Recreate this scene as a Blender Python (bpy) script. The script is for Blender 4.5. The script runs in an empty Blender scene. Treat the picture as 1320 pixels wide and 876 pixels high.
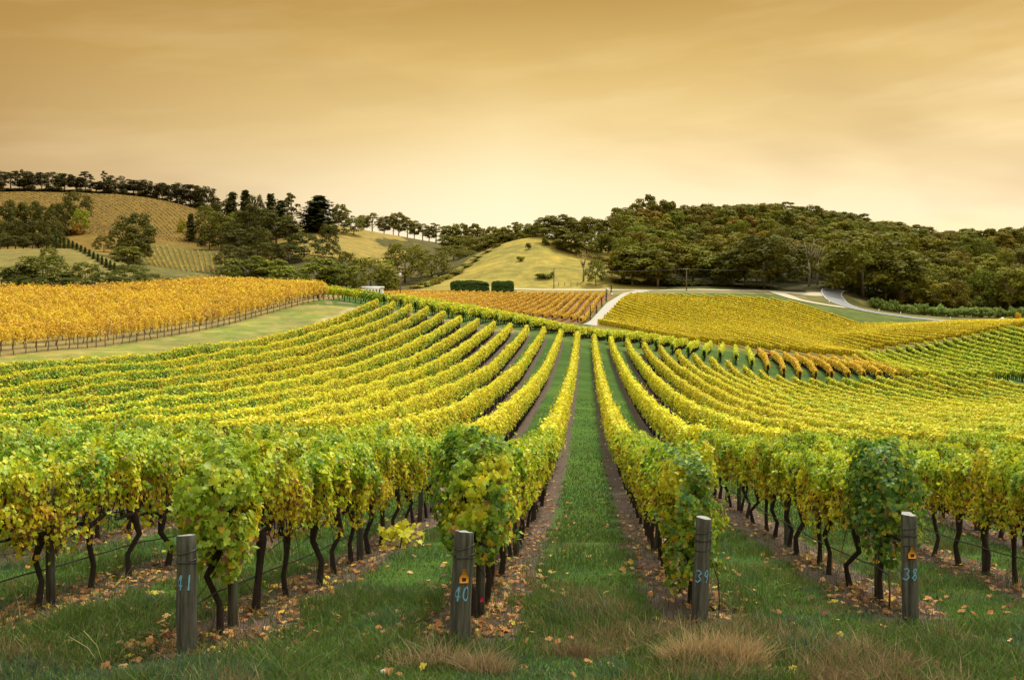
import bpy, math, random
import numpy as np

S = bpy.context.scene
COL = S.collection
rng = np.random.default_rng(7)
random.seed(7)
R = math.radians

# ------------------------------------------------------------------ camera, sky, sun, exposure
F = 1268.0                      # focal length in photo pixels (photo 1320 wide)
HY = 385.0                      # photo row of the horizon
YAW = math.atan((755 - 660) / F)    # the vine rows run along world +Y
CA, SA = math.cos(YAW), math.sin(YAW)
ZC = 3.4                        # camera height; ground at the end posts is near 0

cd = bpy.data.cameras.new("camera"); cam = bpy.data.objects.new("camera", cd); COL.objects.link(cam)
cam.location = (0, 0, ZC); cam.rotation_euler = (math.pi / 2, 0, YAW)
cd.sensor_width = 36; cd.lens = 36 * F / 1320
cd.shift_y = -(438 - HY) / 1320
cd.clip_start = 0.1; cd.clip_end = 9000
S.camera = cam

SUN_EL, SUN_AZ = R(60), R(25)   # azimuth clockwise from +Y
w = bpy.data.worlds.new("World"); S.world = w; w.use_nodes = True
nt = w.node_tree; nt.nodes.clear()
def N(t, **k):
    n = nt.nodes.new(t)
    for a, b in k.items(): setattr(n, a, b)
    return n
L = nt.links.new
def M(op, a, b=None, c=None, clamp=False):
    n = nt.nodes.new("ShaderNodeMath"); n.operation = op; n.use_clamp = clamp
    for i, v in enumerate((a, b, c)):
        if v is None: continue
        if isinstance(v, (int, float)): n.inputs[i].default_value = v
        else: L(v, n.inputs[i])
    return n.outputs[0]
def RAMP(fac, stops):
    n = nt.nodes.new("ShaderNodeValToRGB"); e = n.color_ramp.elements
    while len(e) < len(stops): e.new(0.5)
    for q, (p, c) in zip(e, stops): q.position = p; q.color = (*c, 1)
    L(fac, n.inputs[0]); return n.outputs[0]
def MIX(fac, a, b, mode='MIX'):
    n = nt.nodes.new("ShaderNodeMix"); n.data_type = 'RGBA'; n.blend_type = mode
    for i, v in ((0, fac), (6, a), (7, b)):
        if isinstance(v, (int, float)): n.inputs[i].default_value = v
        elif isinstance(v, tuple): n.inputs[i].default_value = (*v, 1)
        else: L(v, n.inputs[i])
    return n.outputs[2]
tc = N("ShaderNodeTexCoord"); sep = N("ShaderNodeSeparateXYZ"); L(tc.outputs['Generated'], sep.inputs[0])
X_, Y_, Z_ = sep.outputs
azim = M('ARCTAN2', X_, Y_)                      # 0 along +Y, positive to the right
elev = M('ARCSINE', Z_)
# overcast sunset cloud deck: pale at the horizon, golden brown higher up, neutral grey overhead
cloud = RAMP(M('MULTIPLY', elev, 1 / 1.5708), [(0.0, (1.07, .87, .56)), (.05, (1.07, .88, .58)), (.075, (1.0, .79, .45)), (.105, (.87, .64, .275)),
                                    (.15, (.69, .455, .13)), (.19, (.50, .29, .055)), (.30, (.95, .85, .58)), (.44, (1.6, 1.65, 1.55)), (1.0, (2.0, 2.1, 2.05))])
# the glow sits low, slightly left of the row direction
azg = M('SUBTRACT', azim, -.08)
low = M('SUBTRACT', 1.0, M('MULTIPLY', Z_, 1.9), clamp=True)
sideL = M('MULTIPLY', M('POWER', M('MULTIPLY', azg, -1.0, clamp=True), 1.3), 2.1, clamp=True)
sideR = M('MULTIPLY', M('POWER', M('MAXIMUM', azg, 0.0), 1.5), .55, clamp=True)
cloud = MIX(M('MULTIPLY', sideL, M('SUBTRACT', 1.0, M('MULTIPLY', Z_, .9))), cloud, (.34, .165, .022))
cloud = MIX(M('MULTIPLY', sideR, low), cloud, (.92, .56, .22))
gl = M('SUBTRACT', 1.0, M('ADD', M('MULTIPLY', M('ABSOLUTE', azg), 2.6), M('MULTIPLY', M('ABSOLUTE', M('SUBTRACT', elev, .09)), 6.5)), clamp=True)
cloud = MIX(M('MULTIPLY', M('MULTIPLY', gl, gl), .7), cloud, (1.04, .90, .58))
cmb = N("ShaderNodeCombineXYZ"); L(M('MULTIPLY', azim, 3.2), cmb.inputs[0]); L(M('ADD', M('MULTIPLY', elev, 20), M('MULTIPLY', azim, -1.8)), cmb.inputs[1])
nz = N("ShaderNodeTexNoise"); L(cmb.outputs[0], nz.inputs['Vector']); nz.inputs['Scale'].default_value = 1.0; nz.inputs['Detail'].default_value = 6; nz.inputs['Roughness'].default_value = .55
streak = M('MULTIPLY', M('SUBTRACT', nz.outputs[0], .46), 4.5, clamp=True)
cmb2 = N("ShaderNodeCombineXYZ"); L(M('MULTIPLY', azim, 2.0), cmb2.inputs[0]); L(M('ADD', M('MULTIPLY', elev, 7), M('MULTIPLY', azim, 1.2)), cmb2.inputs[1]); cmb2.inputs[2].default_value = 4.3
nz2 = N("ShaderNodeTexNoise"); L(cmb2.outputs[0], nz2.inputs['Vector']); nz2.inputs['Scale'].default_value = 1.3; nz2.inputs['Detail'].default_value = 4
broad_ = M('SUBTRACT', nz2.outputs[0], .5)
lowright = M('MULTIPLY', M('SUBTRACT', 1.0, M('MULTIPLY', elev, 3.6), clamp=True), M('ADD', M('MULTIPLY', azim, 2.2), .2, clamp=True))
amp = M('ADD', 0.14, M('MULTIPLY', lowright, .95))
cloud = MIX(M('MULTIPLY', streak, amp), cloud, (1.12, .86, .47))
cloud = MIX(M('MULTIPLY', M('MULTIPLY', broad_, -2.6, clamp=True), low), cloud, (.50, .32, .12))
sky = N("ShaderNodeTexSky"); sky.sky_type = 'NISHITA'; sky.sun_disc = False
sky.sun_elevation = SUN_EL; sky.sun_rotation = SUN_AZ
bg1 = N("ShaderNodeBackground"); L(sky.outputs[0], bg1.inputs[0]); bg1.inputs[1].default_value = 0.10
bg2 = N("ShaderNodeBackground"); L(cloud, bg2.inputs[0]); bg2.inputs[1].default_value = 0.73
mx = N("ShaderNodeMixShader"); mx.inputs[0].default_value = .97; L(bg1.outputs[0], mx.inputs[1]); L(bg2.outputs[0], mx.inputs[2])
out = N("ShaderNodeOutputWorld"); L(mx.outputs[0], out.inputs[0])

sd = bpy.data.lights.new("sun", 'SUN'); sd.energy = 3.0; sd.angle = R(12); sd.color = (1.0, .91, .74)
so = bpy.data.objects.new("sun", sd); COL.objects.link(so); so.rotation_euler = (math.pi / 2 - SUN_EL, 0, math.pi - SUN_AZ)
so.location = (0, 0, 60)
S.view_settings.view_transform = 'Standard'; S.view_settings.look = 'None'
S.view_settings.gamma = 1.0; S.view_settings.use_curve_mapping = False
S.view_settings.exposure = 0.58
S.render.engine = 'CYCLES'
S.cycles.max_bounces = 6; S.cycles.diffuse_bounces = 3; S.cycles.transmission_bounces = 3; S.cycles.transparent_max_bounces = 4
S.cycles.use_adaptive_sampling = True; S.cycles.use_denoising = True

# ------------------------------------------------------------------ plan coordinates and terrain
def W(px, d):                   # photo column and depth -> plan position
    lat = (np.asarray(px, float) - 660) / F * d
    return lat * CA - d * SA, lat * SA + d * CA
def LD(lat, d): return lat * CA - d * SA, lat * SA + d * CA
def toLD(x, y): return x * CA + y * SA, -x * SA + y * CA

CT = []                         # (column, depth, drop below the camera)
def cD(px, *pairs):
    for d, D in pairs: CT.append((px, d, D))
def cY(px, *pairs):
    for d, py in pairs: CT.append((px, d, (py - HY) * d / F))
for p in (-500, 0, 400, 755, 1100, 1700):
    cD(p, (1.0, 1.78), (2.5, 2.15), (5, 2.75))
cD(755, (8.3, 3.22), (10, 3.36), (12, 3.64), (14.2, 3.95), (17, 4.33), (21.6, 4.9), (34, 6.1), (45, 6.75), (59, 7.2), (80, 7.7), (110, 7.5), (142, 6.7), (148, 6.5), (165, 6.6), (185, 7.4), (215, 8.2))
cD(0, (8.3, 3.15), (11, 3.42), (15.8, 3.95), (20, 4.45), (24, 4.85), (28, 5.2), (36, 5.6), (44, 5.6), (50, 5.1), (75, 4.4), (105, 2.4), (148, 0.1))
cD(400, (10, 3.36), (13.2, 3.82), (18, 4.4), (26.5, 5.2), (35.6, 5.95), (44.6, 6.4), (63, 6.8), (81, 6.4), (99, 5.2), (117, 3.9), (146, .5), (200, -1.0), (240, -.6))
cD(1320, (8.5, 3.25), (11, 3.62), (13.7, 4.0), (20, 4.9), (30, 5.9), (45, 7.5), (60, 8.9), (80, 10.7), (100, 12.2), (120, 13.0), (142, 12.7), (165, 12.6), (200, 11.2), (235, 8.3), (245, 7.5))
cD(1000, (10.5, 3.45), (14, 3.95), (25, 5.2), (40, 6.8), (60, 8.5), (80, 9.9), (100, 11.2), (142, 12.7))
cD(880, (35, 6.25), (60, 7.9), (100, 9.2), (142, 9.3), (148, 8.95), (175, 9.1), (200, 9.6))
cD(620, (34, 6.0), (56, 7.0), (68, 7.3), (90, 7.5), (113, 6.55), (135, 5.3), (142, 4.75))
cD(650, (148, 4.3), (180, 4.1), (215, 5.2))
cD(560, (142, 3.2), (148, 2.7), (180, 2.2), (215, 2.3))
cD(487, (142, 1.9), (150, 1.0), (180, 0.2), (230, -.6))
cD(297, (84, 5.45), (100, 4.8), (118, 3.5), (128, 2.7))
cD(200, (68, 5.55), (80, 4.7), (106, 4.0), (150, 1.0), (200, -1.8), (233, -2.5))
cD(120, (60, 5.4), (70, 4.8), (90, 4.45), (150, .6), (200, -1.2))
cD(300, (150, 1.0), (190, -1.6), (233, -2.7))
cD(840, (148, 7.8), (175, 7.9), (200, 8.9))
cD(950, (148, 10.1), (172, 10.4), (188, 10.7), (200, 10.8))
cD(1000, (156, 11.4), (196, 12.2))
cD(1092, (142, 13.0), (156, 12.2), (196, 13.2), (212, 12.5))
cD(1115, (229, 14.0), (240, 13.2))
cD(1250, (233, 11.1), (243, 10.0)); cD(1230, (142, 12.6), (165, 13.2), (200, 13.2)); cD(1150, (165, 12.9), (200, 13.8))
# far yellow block and valley
cY(900, (225, 437), (260, 424), (300, 405), (340, 387), (362, 375.5))
cY(1000, (225, 443), (260, 429), (300, 410), (340, 388), (365, 376.5))
cY(765, (255, 418), (230, 424)); cY(790, (310, 391)); cY(812, (365, 375.5)); cY(740, (250, 415), (350, 380.5))
cY(1050, (240, 446), (260, 439), (300, 416), (340, 393.5), (365, 384)); cY(1110, (255, 438), (275, 433), (300, 424), (320, 411), (345, 400.5), (365, 394))
cD(1160, (240, 12.2), (285, 9.0), (310, 9.2)); cY(1160, (340, 407.5), (370, 402)); cD(1250, (290, 7.9), (315, 8.4)); cY(1250, (340, 414), (370, 408))
cD(1320, (280, 7.4), (310, 8.2)); cY(1320, (340, 415), (375, 408)); cY(1080, (385, 372))
cY(650, (250, 406), (300, 391.5), (350, 380.5), (375, 372), (400, 352), (450, 323), (475, 314), (600, 330))
cY(560, (250, 393), (300, 385.5), (350, 379.5), (370, 373), (400, 367), (440, 360), (560, 330), (700, 312), (800, 314))
cY(600, (400, 359), (450, 341), (480, 333)); cY(700, (375, 372), (400, 352), (455, 313), (485, 305), (600, 320)); cY(760, (375, 372), (400, 354), (450, 330), (520, 314), (650, 318))
cY(520, (300, 384), (350, 378.5), (400, 371), (500, 348))
cY(470, (300, 383), (400, 373), (480, 335), (620, 297), (700, 300)); cY(400, (300, 378), (350, 375), (430, 350), (520, 310), (600, 289), (750, 294)); cY(540, (620, 311))
cY(300, (280, 372), (350, 367), (450, 350), (600, 318), (700, 285), (800, 282), (1000, 290))
cY(200, (300, 373), (370, 362), (450, 340), (560, 315), (700, 275), (820, 255), (1000, 262))
cY(100, (250, 376), (300, 374), (340, 363), (400, 337), (440, 322), (500, 324), (600, 300), (700, 272), (820, 247), (1000, 255))
cY(0, (250, 377), (300, 374), (340, 365), (420, 331), (455, 322), (560, 318), (700, 274), (820, 245), (1000, 253))
cY(850, (385, 369), (450, 346), (520, 322), (600, 306), (800, 320)); cY(1000, (385, 373), (430, 354), (500, 327), (600, 296), (700, 294), (900, 310))
cY(1150, (400, 390), (480, 357), (600, 317), (680, 308), (900, 325)); cY(1300, (400, 402), (450, 385), (550, 350), (650, 326), (720, 318), (900, 330))
for p in (-400, -900):
    cD(p, (12, 3.5), (30, 4.9), (60, 4.0)); cY(p, (150, 385), (250, 380), (420, 335), (820, 250), (1000, 256))
for p in (1700, 2200):
    cD(p, (12, 3.7), (30, 6.0), (60, 8.5), (120, 11.5), (200, 10.5)); cY(p, (340, 412), (450, 385), (650, 326), (900, 330))
for p in (-900, 0, 600, 1200, 2200):
    cY(p, (1500, 345), (3200, 366))
CT = np.array(CT)
def feat(px, d): return np.stack([px / 330.0, np.log(d) * 2.3], -1)
_c = feat(CT[:, 0], CT[:, 1]); _v = CT[:, 2] / (CT[:, 1] + 15)
def kern(r2): return r2 * np.log(r2 + 1e-9)
_A = kern(((_c[:, None] - _c[None]) ** 2).sum(-1)); n_ = len(_c)
_P = np.hstack([np.ones((n_, 1)), _c])
_sys = np.zeros((n_ + 3, n_ + 3)); _sys[:n_, :n_] = _A + np.eye(n_) * 0.004; _sys[:n_, n_:] = _P; _sys[n_:, :n_] = _P.T
_w = np.linalg.solve(_sys, np.concatenate([_v, np.zeros(3)]))
TMAX = math.atan((2300 - 660) / F)
def G(x, y):                    # ground height
    x = np.atleast_1d(np.asarray(x, float)); y = np.atleast_1d(np.asarray(y, float))
    lat, d = toLD(x, y); r = np.maximum(np.hypot(lat, d), .6)
    th = np.clip(np.arctan2(lat, d), -TMAX, TMAX)
    dd = r * np.cos(th); px = 660 + F * np.tan(th)
    q = feat(px.ravel(), np.clip(dd.ravel(), .6, 3500)); E = np.empty(len(q))
    for i in range(0, len(q), 40000):
        s = q[i:i + 40000]
        E[i:i + 40000] = kern(((s[:, None] - _c[None]) ** 2).sum(-1)) @ _w[:n_] + _w[n_] + s @ _w[n_ + 1:]
    return (ZC - E.reshape(dd.shape) * (np.minimum(dd, 3500) + 15))
def G1(x, y): return float(G(x, y)[0])

def vnoise(x, y, seed=0):       # smooth value noise 0..1
    x = np.asarray(x, float); y = np.asarray(y, float)
    xi = np.floor(x).astype(np.int64); yi = np.floor(y).astype(np.int64); fx = x - xi; fy = y - yi
    fx = fx * fx * (3 - 2 * fx); fy = fy * fy * (3 - 2 * fy)
    def h(a, b):
        n = (a * 374761393 + b * 668265263 + seed * 974711) & 0x7fffffff
        n = ((n ^ (n >> 13)) * 1274126177) & 0x7fffffff
        return ((n ^ (n >> 16)) & 0xffff) / 65535.0
    return (h(xi, yi) * (1 - fx) + h(xi + 1, yi) * fx) * (1 - fy) + (h(xi, yi + 1) * (1 - fx) + h(xi + 1, yi + 1) * fx) * fy
def sstep(a, b, x):
    t = np.clip((x - a) / (b - a), 0, 1); return t * t * (3 - 2 * t)

# ------------------------------------------------------------------ mesh helpers
def build_mesh(name, V, loops, starts, mats, fcol=None, pattr=None, midx=None, smooth=False):
    me = bpy.data.meshes.new(name)
    V = np.asarray(V, np.float32); loops = np.asarray(loops, np.int32).ravel(); starts = np.asarray(starts, np.int32)
    me.vertices.add(len(V)); me.vertices.foreach_set("co", V.ravel())
    me.loops.add(len(loops)); me.loops.foreach_set("vertex_index", loops)
    me.polygons.add(len(starts)); me.polygons.foreach_set("loop_start", starts)
    if smooth: me.polygons.foreach_set("use_smooth", np.ones(len(starts), bool))
    if midx is not None: me.polygons.foreach_set("material_index", np.asarray(midx, np.int32))
    me.update(calc_edges=True)
    if fcol is not None:
        a = me.attributes.new("Col", 'FLOAT_COLOR', 'FACE')
        a.data.foreach_set("color", np.hstack([fcol, np.ones((len(fcol), 1))]).astype(np.float32).ravel())
    for k, v in (pattr or {}).items():
        if v.ndim == 2:
            a = me.attributes.new(k, 'FLOAT_COLOR', 'POINT'); a.data.foreach_set("color", np.hstack([v, np.ones((len(v), 1))]).astype(np.float32).ravel())
        else:
            a = me.attributes.new(k, 'FLOAT', 'POINT'); a.data.foreach_set("value", v.astype(np.float32))
    for m in (mats if isinstance(mats, (list, tuple)) else [mats]): me.materials.append(m)
    return me
def quads_mesh(name, V, Q, mats, **k):
    Q = np.asarray(Q, np.int32).reshape(-1, 4)
    return build_mesh(name, V, Q, np.arange(len(Q)) * 4, mats, **k)
class MB:                       # collects mixed faces
    def __init__(s): s.V = []; s.L = []; s.S = []; s.C = []; s.nv = 0; s.nl = 0
    def add(s, V, faces, col=None):
        for f in faces:
            s.S.append(s.nl); s.L += [i + s.nv for i in f]; s.nl += len(f); s.C.append(col if col is not None else (1, 1, 1))
        s.V += [tuple(map(float, v)) for v in V]; s.nv += len(V)
    def box(s, c, h, col=None, rz=0):
        cx, cy, cz = c; hx, hy, hz = h; V = []; ca, sa = math.cos(rz), math.sin(rz)
        for z in (-hz, hz):
            for x, y in ((-hx, -hy), (hx, -hy), (hx, hy), (-hx, hy)): V.append((cx + x * ca - y * sa, cy + x * sa + y * ca, cz + z))
        s.add(V, [(3, 2, 1, 0), (4, 5, 6, 7), (0, 1, 5, 4), (1, 2, 6, 5), (2, 3, 7, 6), (3, 0, 4, 7)], col)
    def tube(s, P, rad, n=6, col=None, cap=True):
        P = [np.array(p, float) for p in P]
        if not hasattr(rad, '__len__'): rad = [rad] * len(P)
        V = []; m = len(P)
        for i, p in enumerate(P):
            t = P[min(i + 1, m - 1)] - P[max(i - 1, 0)]; t /= np.linalg.norm(t) + 1e-9
            u = np.cross(t, (0.31, 0.95, 0.05)); u /= np.linalg.norm(u) + 1e-9; v = np.cross(t, u)
            for k in range(n):
                a = 2 * math.pi * k / n; V.append(p + rad[i] * (math.cos(a) * u + math.sin(a) * v))
        fs = [(i * n + k, i * n + (k + 1) % n, (i + 1) * n + (k + 1) % n, (i + 1) * n + k) for i in range(m - 1) for k in range(n)]
        if cap: fs += [tuple(range(n - 1, -1, -1)), tuple(range((m - 1) * n, m * n))]
        s.add(V, fs, col)
    def mesh(s, name, mat, smooth=False):
        return build_mesh(name, s.V, s.L, s.S, mat, fcol=np.array(s.C, float), smooth=smooth)
def obj(name, me, parent=None, loc=None, **props):
    o = bpy.data.objects.new(name, me); COL.objects.link(o)
    if parent: o.parent = parent
    if loc is not None: o.location = loc
    for k, v in props.items(): o[k] = v
    return o
def thing(name, label, cat, loc=(0, 0, 0), rz=0, group=None, scale=None):
    o = bpy.data.objects.new(name, None); COL.objects.link(o); o.empty_display_size = .2
    o.location = loc; o.rotation_euler = (0, 0, rz); o['label'] = label; o['category'] = cat
    if group: o['group'] = group
    if scale is not None: o.scale = scale
    return o
WORDS = "zeroth first second third fourth fifth sixth seventh eighth ninth tenth eleventh twelfth".split()
def nth(i):
    if i < len(WORDS): return WORDS[i]
    return str(i) + ('th' if 10 < i % 100 < 14 else {1: 'st', 2: 'nd', 3: 'rd'}.get(i % 10, 'th'))

# ------------------------------------------------------------------ materials
def new_mat(name):
    global nt, L
    m = bpy.data.materials.new(name); m.use_nodes = True; nt = m.node_tree; nt.nodes.clear(); L = nt.links.new
    return m
def attr(name, kind='Color'):
    n = nt.nodes.new("ShaderNodeAttribute"); n.attribute_name = name; return n.outputs[kind]
def noise(scale, detail=4, rough=.55, vec=None, dist=0):
    n = nt.nodes.new("ShaderNodeTexNoise"); n.inputs['Scale'].default_value = scale; n.inputs['Detail'].default_value = detail
    n.inputs['Roughness'].default_value = rough; n.inputs['Distortion'].default_value = dist
    if vec is None:
        t = nt.nodes.new("ShaderNodeTexCoord"); vec = t.outputs['Object']
    L(vec, n.inputs['Vector']); return n.outputs[0]
def finish(m, col, rough=.8, spec=.25, bump=None, bdist=.02, transl=0.0, metal=0):
    p = nt.nodes.new("ShaderNodeBsdfPrincipled"); o = nt.nodes.new("ShaderNodeOutputMaterial")
    if isinstance(col, tuple): p.inputs['Base Color'].default_value = (*col, 1)
    else: L(col, p.inputs['Base Color'])
    p.inputs['Roughness'].default_value = rough; p.inputs['Specular IOR Level'].default_value = spec; p.inputs['Metallic'].default_value = metal
    if bump is not None:
        b = nt.nodes.new("ShaderNodeBump"); b.inputs['Strength'].default_value = .6; b.inputs['Distance'].default_value = bdist
        L(bump, b.inputs['Height']); L(b.outputs[0], p.inputs['Normal'])
    sh = p.outputs[0]
    if transl:
        t = nt.nodes.new("ShaderNodeBsdfTranslucent"); L(col, t.inputs[0])
        x = nt.nodes.new("ShaderNodeMixShader"); x.inputs[0].default_value = transl; L(sh, x.inputs[1]); L(t.outputs[0], x.inputs[2]); sh = x.outputs[0]
    L(sh, o.inputs[0]); return m
def leaf_mat(name, transl=.35, rough=.55, spec=.3, vary=.25):
    m = new_mat(name); c = attr("Col"); oi = nt.nodes.new("ShaderNodeObjectInfo")
    c = MIX(1.0, c, oi.outputs['Color'], 'MULTIPLY')
    hv = nt.nodes.new("ShaderNodeHueSaturation"); L(c, hv.inputs['Color'])
    L(M('ADD', M('MULTIPLY', oi.outputs['Random'], vary), 1 - vary / 2), hv.inputs['Value'])
    L(M('ADD', M('MULTIPLY', oi.outputs['Random'], vary * .12), .5 - vary * .06), hv.inputs['Hue'])
    return finish(m, hv.outputs[0], rough, spec, transl=transl)
M_VINE = leaf_mat("vine_leaf", .40, .5, .35, .12)
M_ROW = leaf_mat("vine_row_leaf", .26, .6, .22, .10)
M_TREE = leaf_mat("tree_leaf", .22, .75, .12, .14)
M_GRASS = leaf_mat("grass_blade", .3, .6, .2, 0)
m = new_mat("tree_bark"); M_BARK = finish(m, MIX(noise(3, 5), (.06, .045, .03), (.17, .13, .09)), .9, .1)
m = new_mat("pale_gum_bark"); M_GUM = finish(m, MIX(noise(2, 5), (.20, .16, .11), (.46, .40, .31)), .8, .2)
m = new_mat("vine_bark"); nn = noise(38, 6); M_VBARK = finish(m, MIX(nn, (.016, .012, .010), (.055, .042, .034)), .95, .1, nn, .01)
m = new_mat("weathered_post_wood")
t_ = nt.nodes.new("ShaderNodeTexCoord"); mp = nt.nodes.new("ShaderNodeMapping"); mp.inputs['Scale'].default_value = (26, 26, 1.6); L(t_.outputs['Object'], mp.inputs[0])
g1 = noise(1.0, 7, .65, mp.outputs[0]); g2 = noise(5, 4)
c = RAMP(g1, [(.30, (.022, .023, .019)), (.48, (.075, .076, .062)), (.62, (.125, .126, .104)), (.8, (.18, .18, .15))])
c = MIX(M('MULTIPLY', M('SUBTRACT', g2, .52), 4, clamp=True), c, (.055, .055, .042))
M_POST = finish(m, c, .9, .15, g1, .012)
m = new_mat("post_end_grain"); t_ = nt.nodes.new("ShaderNodeTexCoord"); wv = nt.nodes.new("ShaderNodeTexNoise"); wv.inputs['Scale'].default_value = 40; wv.inputs['Detail'].default_value = 5; L(t_.outputs['Object'], wv.inputs['Vector'])
M_GRAIN = finish(m, MIX(wv.outputs[0], (.11, .11, .10), (.42, .42, .40)), .9, .1, wv.outputs[0], .004)
def flat_mat(name, col, rough=.6, spec=.3, var=.25, sc=30, metal=0):
    m = new_mat(name); q = noise(sc, 4)
    return finish(m, MIX(q, tuple(v * (1 - var) for v in col), tuple(min(1, v * (1 + var)) for v in col)), rough, spec, metal=metal)
M_BLUE = flat_mat("blue_chalk_paint", (.16, .42, .62), .8, .2, .3, 60)
M_TAG = flat_mat("orange_tag_plastic", (.72, .30, .03), .5, .4, .12)
M_DARK = flat_mat("dark_mark", (.03, .025, .02), .8)
M_WIRE = flat_mat("old_wire", (.03, .03, .033), .5, .5)
M_HOSE = flat_mat("black_hose", (.022, .026, .03), .45, .5, .2)
M_RUST = flat_mat("rusty_steel", (.10, .045, .02), .9, .2, .4, 25)
M_STONE = flat_mat("pale_stone", (.45, .43, .38), .9, .1, .3, 18)
M_WHITE = flat_mat("white_painted_metal", (.78, .78, .75), .6, .3, .06)
M_GREYWOOD = flat_mat("grey_pole_wood", (.17, .15, .12), .9, .1, .3, 6)
M_RED = flat_mat("red_machine_paint", (.62, .03, .02), .4, .5, .12)
M_TYRE = flat_mat("black_rubber", (.02, .02, .02), .9, .2)
M_GLASS = flat_mat("dark_cab_glass", (.04, .05, .06), .08, .6, .1)
M_PINK = flat_mat("pink_tape", (.75, .03, .15), .5, .3, .1)
M_LITTER = leaf_mat("fallen_leaf", .15, .8, .15, 0)

# ground: grass, soil strips under the vines, block colours in an attribute
m = new_mat("ground")
tcg = nt.nodes.new("ShaderNodeTexCoord"); sp = nt.nodes.new("ShaderNodeSeparateXYZ"); L(tcg.outputs['Object'], sp.inputs[0])
gx = sp.outputs[0]
fine = noise(14, 6, .7, tcg.outputs['Object']); mid = noise(1.1, 5, .6, tcg.outputs['Object']); big = noise(.045, 5, .6, tcg.outputs['Object'])
base = attr("Col")
base = MIX(M('MULTIPLY', M('SUBTRACT', mid, .44), 2.6, clamp=True), base, MIX(1.0, base, (1.45, 1.25, 1.0), 'MULTIPLY'))
base = MIX(M('MULTIPLY', M('SUBTRACT', big, .45), 2.5, clamp=True), base, MIX(1.0, base, (1.25, 1.12, .9), 'MULTIPLY'))
base = MIX(M('MULTIPLY', M('SUBTRACT', fine, .5), 2.2, clamp=True), base, MIX(1.0, base, (.45, .5, .5), 'MULTIPLY'))
m2 = noise(.2, 7, .72, tcg.outputs['Object'])
base = MIX(M('MULTIPLY', M('SUBTRACT', m2, .42), 3.5, clamp=True), MIX(1.0, base, (.68, .74, .75), 'MULTIPLY'), MIX(1.0, base, (1.18, 1.12, 1.0), 'MULTIPLY'))
fr = M('FRACT', M('ADD', M('DIVIDE', M('SUBTRACT', gx, 1.2), 2.4), 200.5))
dist = M('MULTIPLY', M('ABSOLUTE', M('SUBTRACT', fr, .5)), 2.4)
dist = M('ADD', dist, M('MULTIPLY', M('SUBTRACT', noise(1.6, 6, .7, tcg.outputs['Object']), .5), .95))
strip = M('MULTIPLY', M('MULTIPLY', M('SUBTRACT', .56, dist), 7, clamp=True), attr("Rows", 'Fac'))
soil = MIX(fine, (.045, .034, .028), (.145, .115, .095)); lit = noise(26, 3, .8, tcg.outputs['Object'])
soil = MIX(M('MULTIPLY', M('SUBTRACT', lit, .56), 9, clamp=True), soil, (.22, .115, .05))
c = MIX(strip, base, soil)
M_GROUND = finish(m, c, .95, .05, fine, .04)
m = new_mat("driveway_gravel"); q = noise(3, 6); M_DRIVE = finish(m, MIX(q, (.30, .28, .24), (.44, .41, .36)), .95, .05)
m = new_mat("gravel_shoulder"); q = noise(2, 6); M_GRAVEL = finish(m, MIX(q, (.36, .31, .22), (.50, .44, .32)), .95, .05)
m = new_mat("asphalt"); q = noise(4, 6); M_ASPH = finish(m, MIX(q, (.15, .15, .15), (.25, .25, .245)), .85, .2)

# ------------------------------------------------------------------ rows of the main block and block outlines
ROW_X = [1.2 + 2.4 * k for k in range(-13, 24)]
D_END = 142.0
def d_start(X): return 9.86 + .33 * X            # headland line of end posts
def yellow_lat(d):                               # front row of the golden block on the left rise
    return np.interp(d, [20, 75, 105, 132, 150, 300], [-39.5, -39.0, -37.4, -34.0, -29.0, -4.0])
D_UP = ([640, 760, 900, 1000, 1020, 1060, 1110, 1160, 1250, 1400, 1700], [345, 346, 347, 339, 335, 324, 307, 314, 316, 316, 316])
D_LOW = ([700, 960, 1095, 1118, 1320, 1700], [212, 206, 207, 238, 247, 262])
drive_pts = [(735, 214), (752, 236), (764, 255), (778, 285), (790, 312), (802, 342), (814, 366)]
def drive_px(d): return np.interp(d, [p[1] for p in drive_pts], [p[0] for p in drive_pts])

# ------------------------------------------------------------------ ground sheet
th_front = np.linspace(-math.radians(40), math.radians(40), 620)
th_back = np.linspace(math.radians(40), math.radians(320), 70)[1:-1]
TH = np.concatenate([th_front, th_back]); nT = len(TH)
RR = np.concatenate([np.geomspace(.7, 160, 420), np.geomspace(160, 900, 330)[1:], np.geomspace(900, 6000, 26)[1:]]); nR = len(RR)
tt, rr = np.meshgrid(TH, RR); lat = rr * np.sin(tt); dd = rr * np.cos(tt)
gx_, gy_ = LD(lat, dd); gz_ = G(gx_, gy_)
px = 660 + F * np.where(dd > .1, lat / np.maximum(dd, .1), 0); inf = dd > .1
py = HY + F * (ZC - gz_) / np.maximum(dd, .5)
col = np.empty((*dd.shape, 3)); col[:] = (.062, .125, .024)
def paint(mask, c, soft=None):
    mk = mask[..., None].astype(float) if mask.dtype == bool else mask[..., None]
    col[:] = col * (1 - mk) + np.array(c) * mk
px_t = px; wn = vnoise(gx_ * .06, gy_ * .06, 91) - .5; wn2 = vnoise(gx_ * .25, gy_ * .25, 92) - .5; far_ = sstep(262, 300, dd)
n1 = vnoise(gx_ * .9, gy_ * .9, 3); n2 = vnoise(gx_ * .25, gy_ * .25, 5); n3 = vnoise(gx_ * .05, gy_ * .05, 9)
wob = (n2 - .5)
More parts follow.
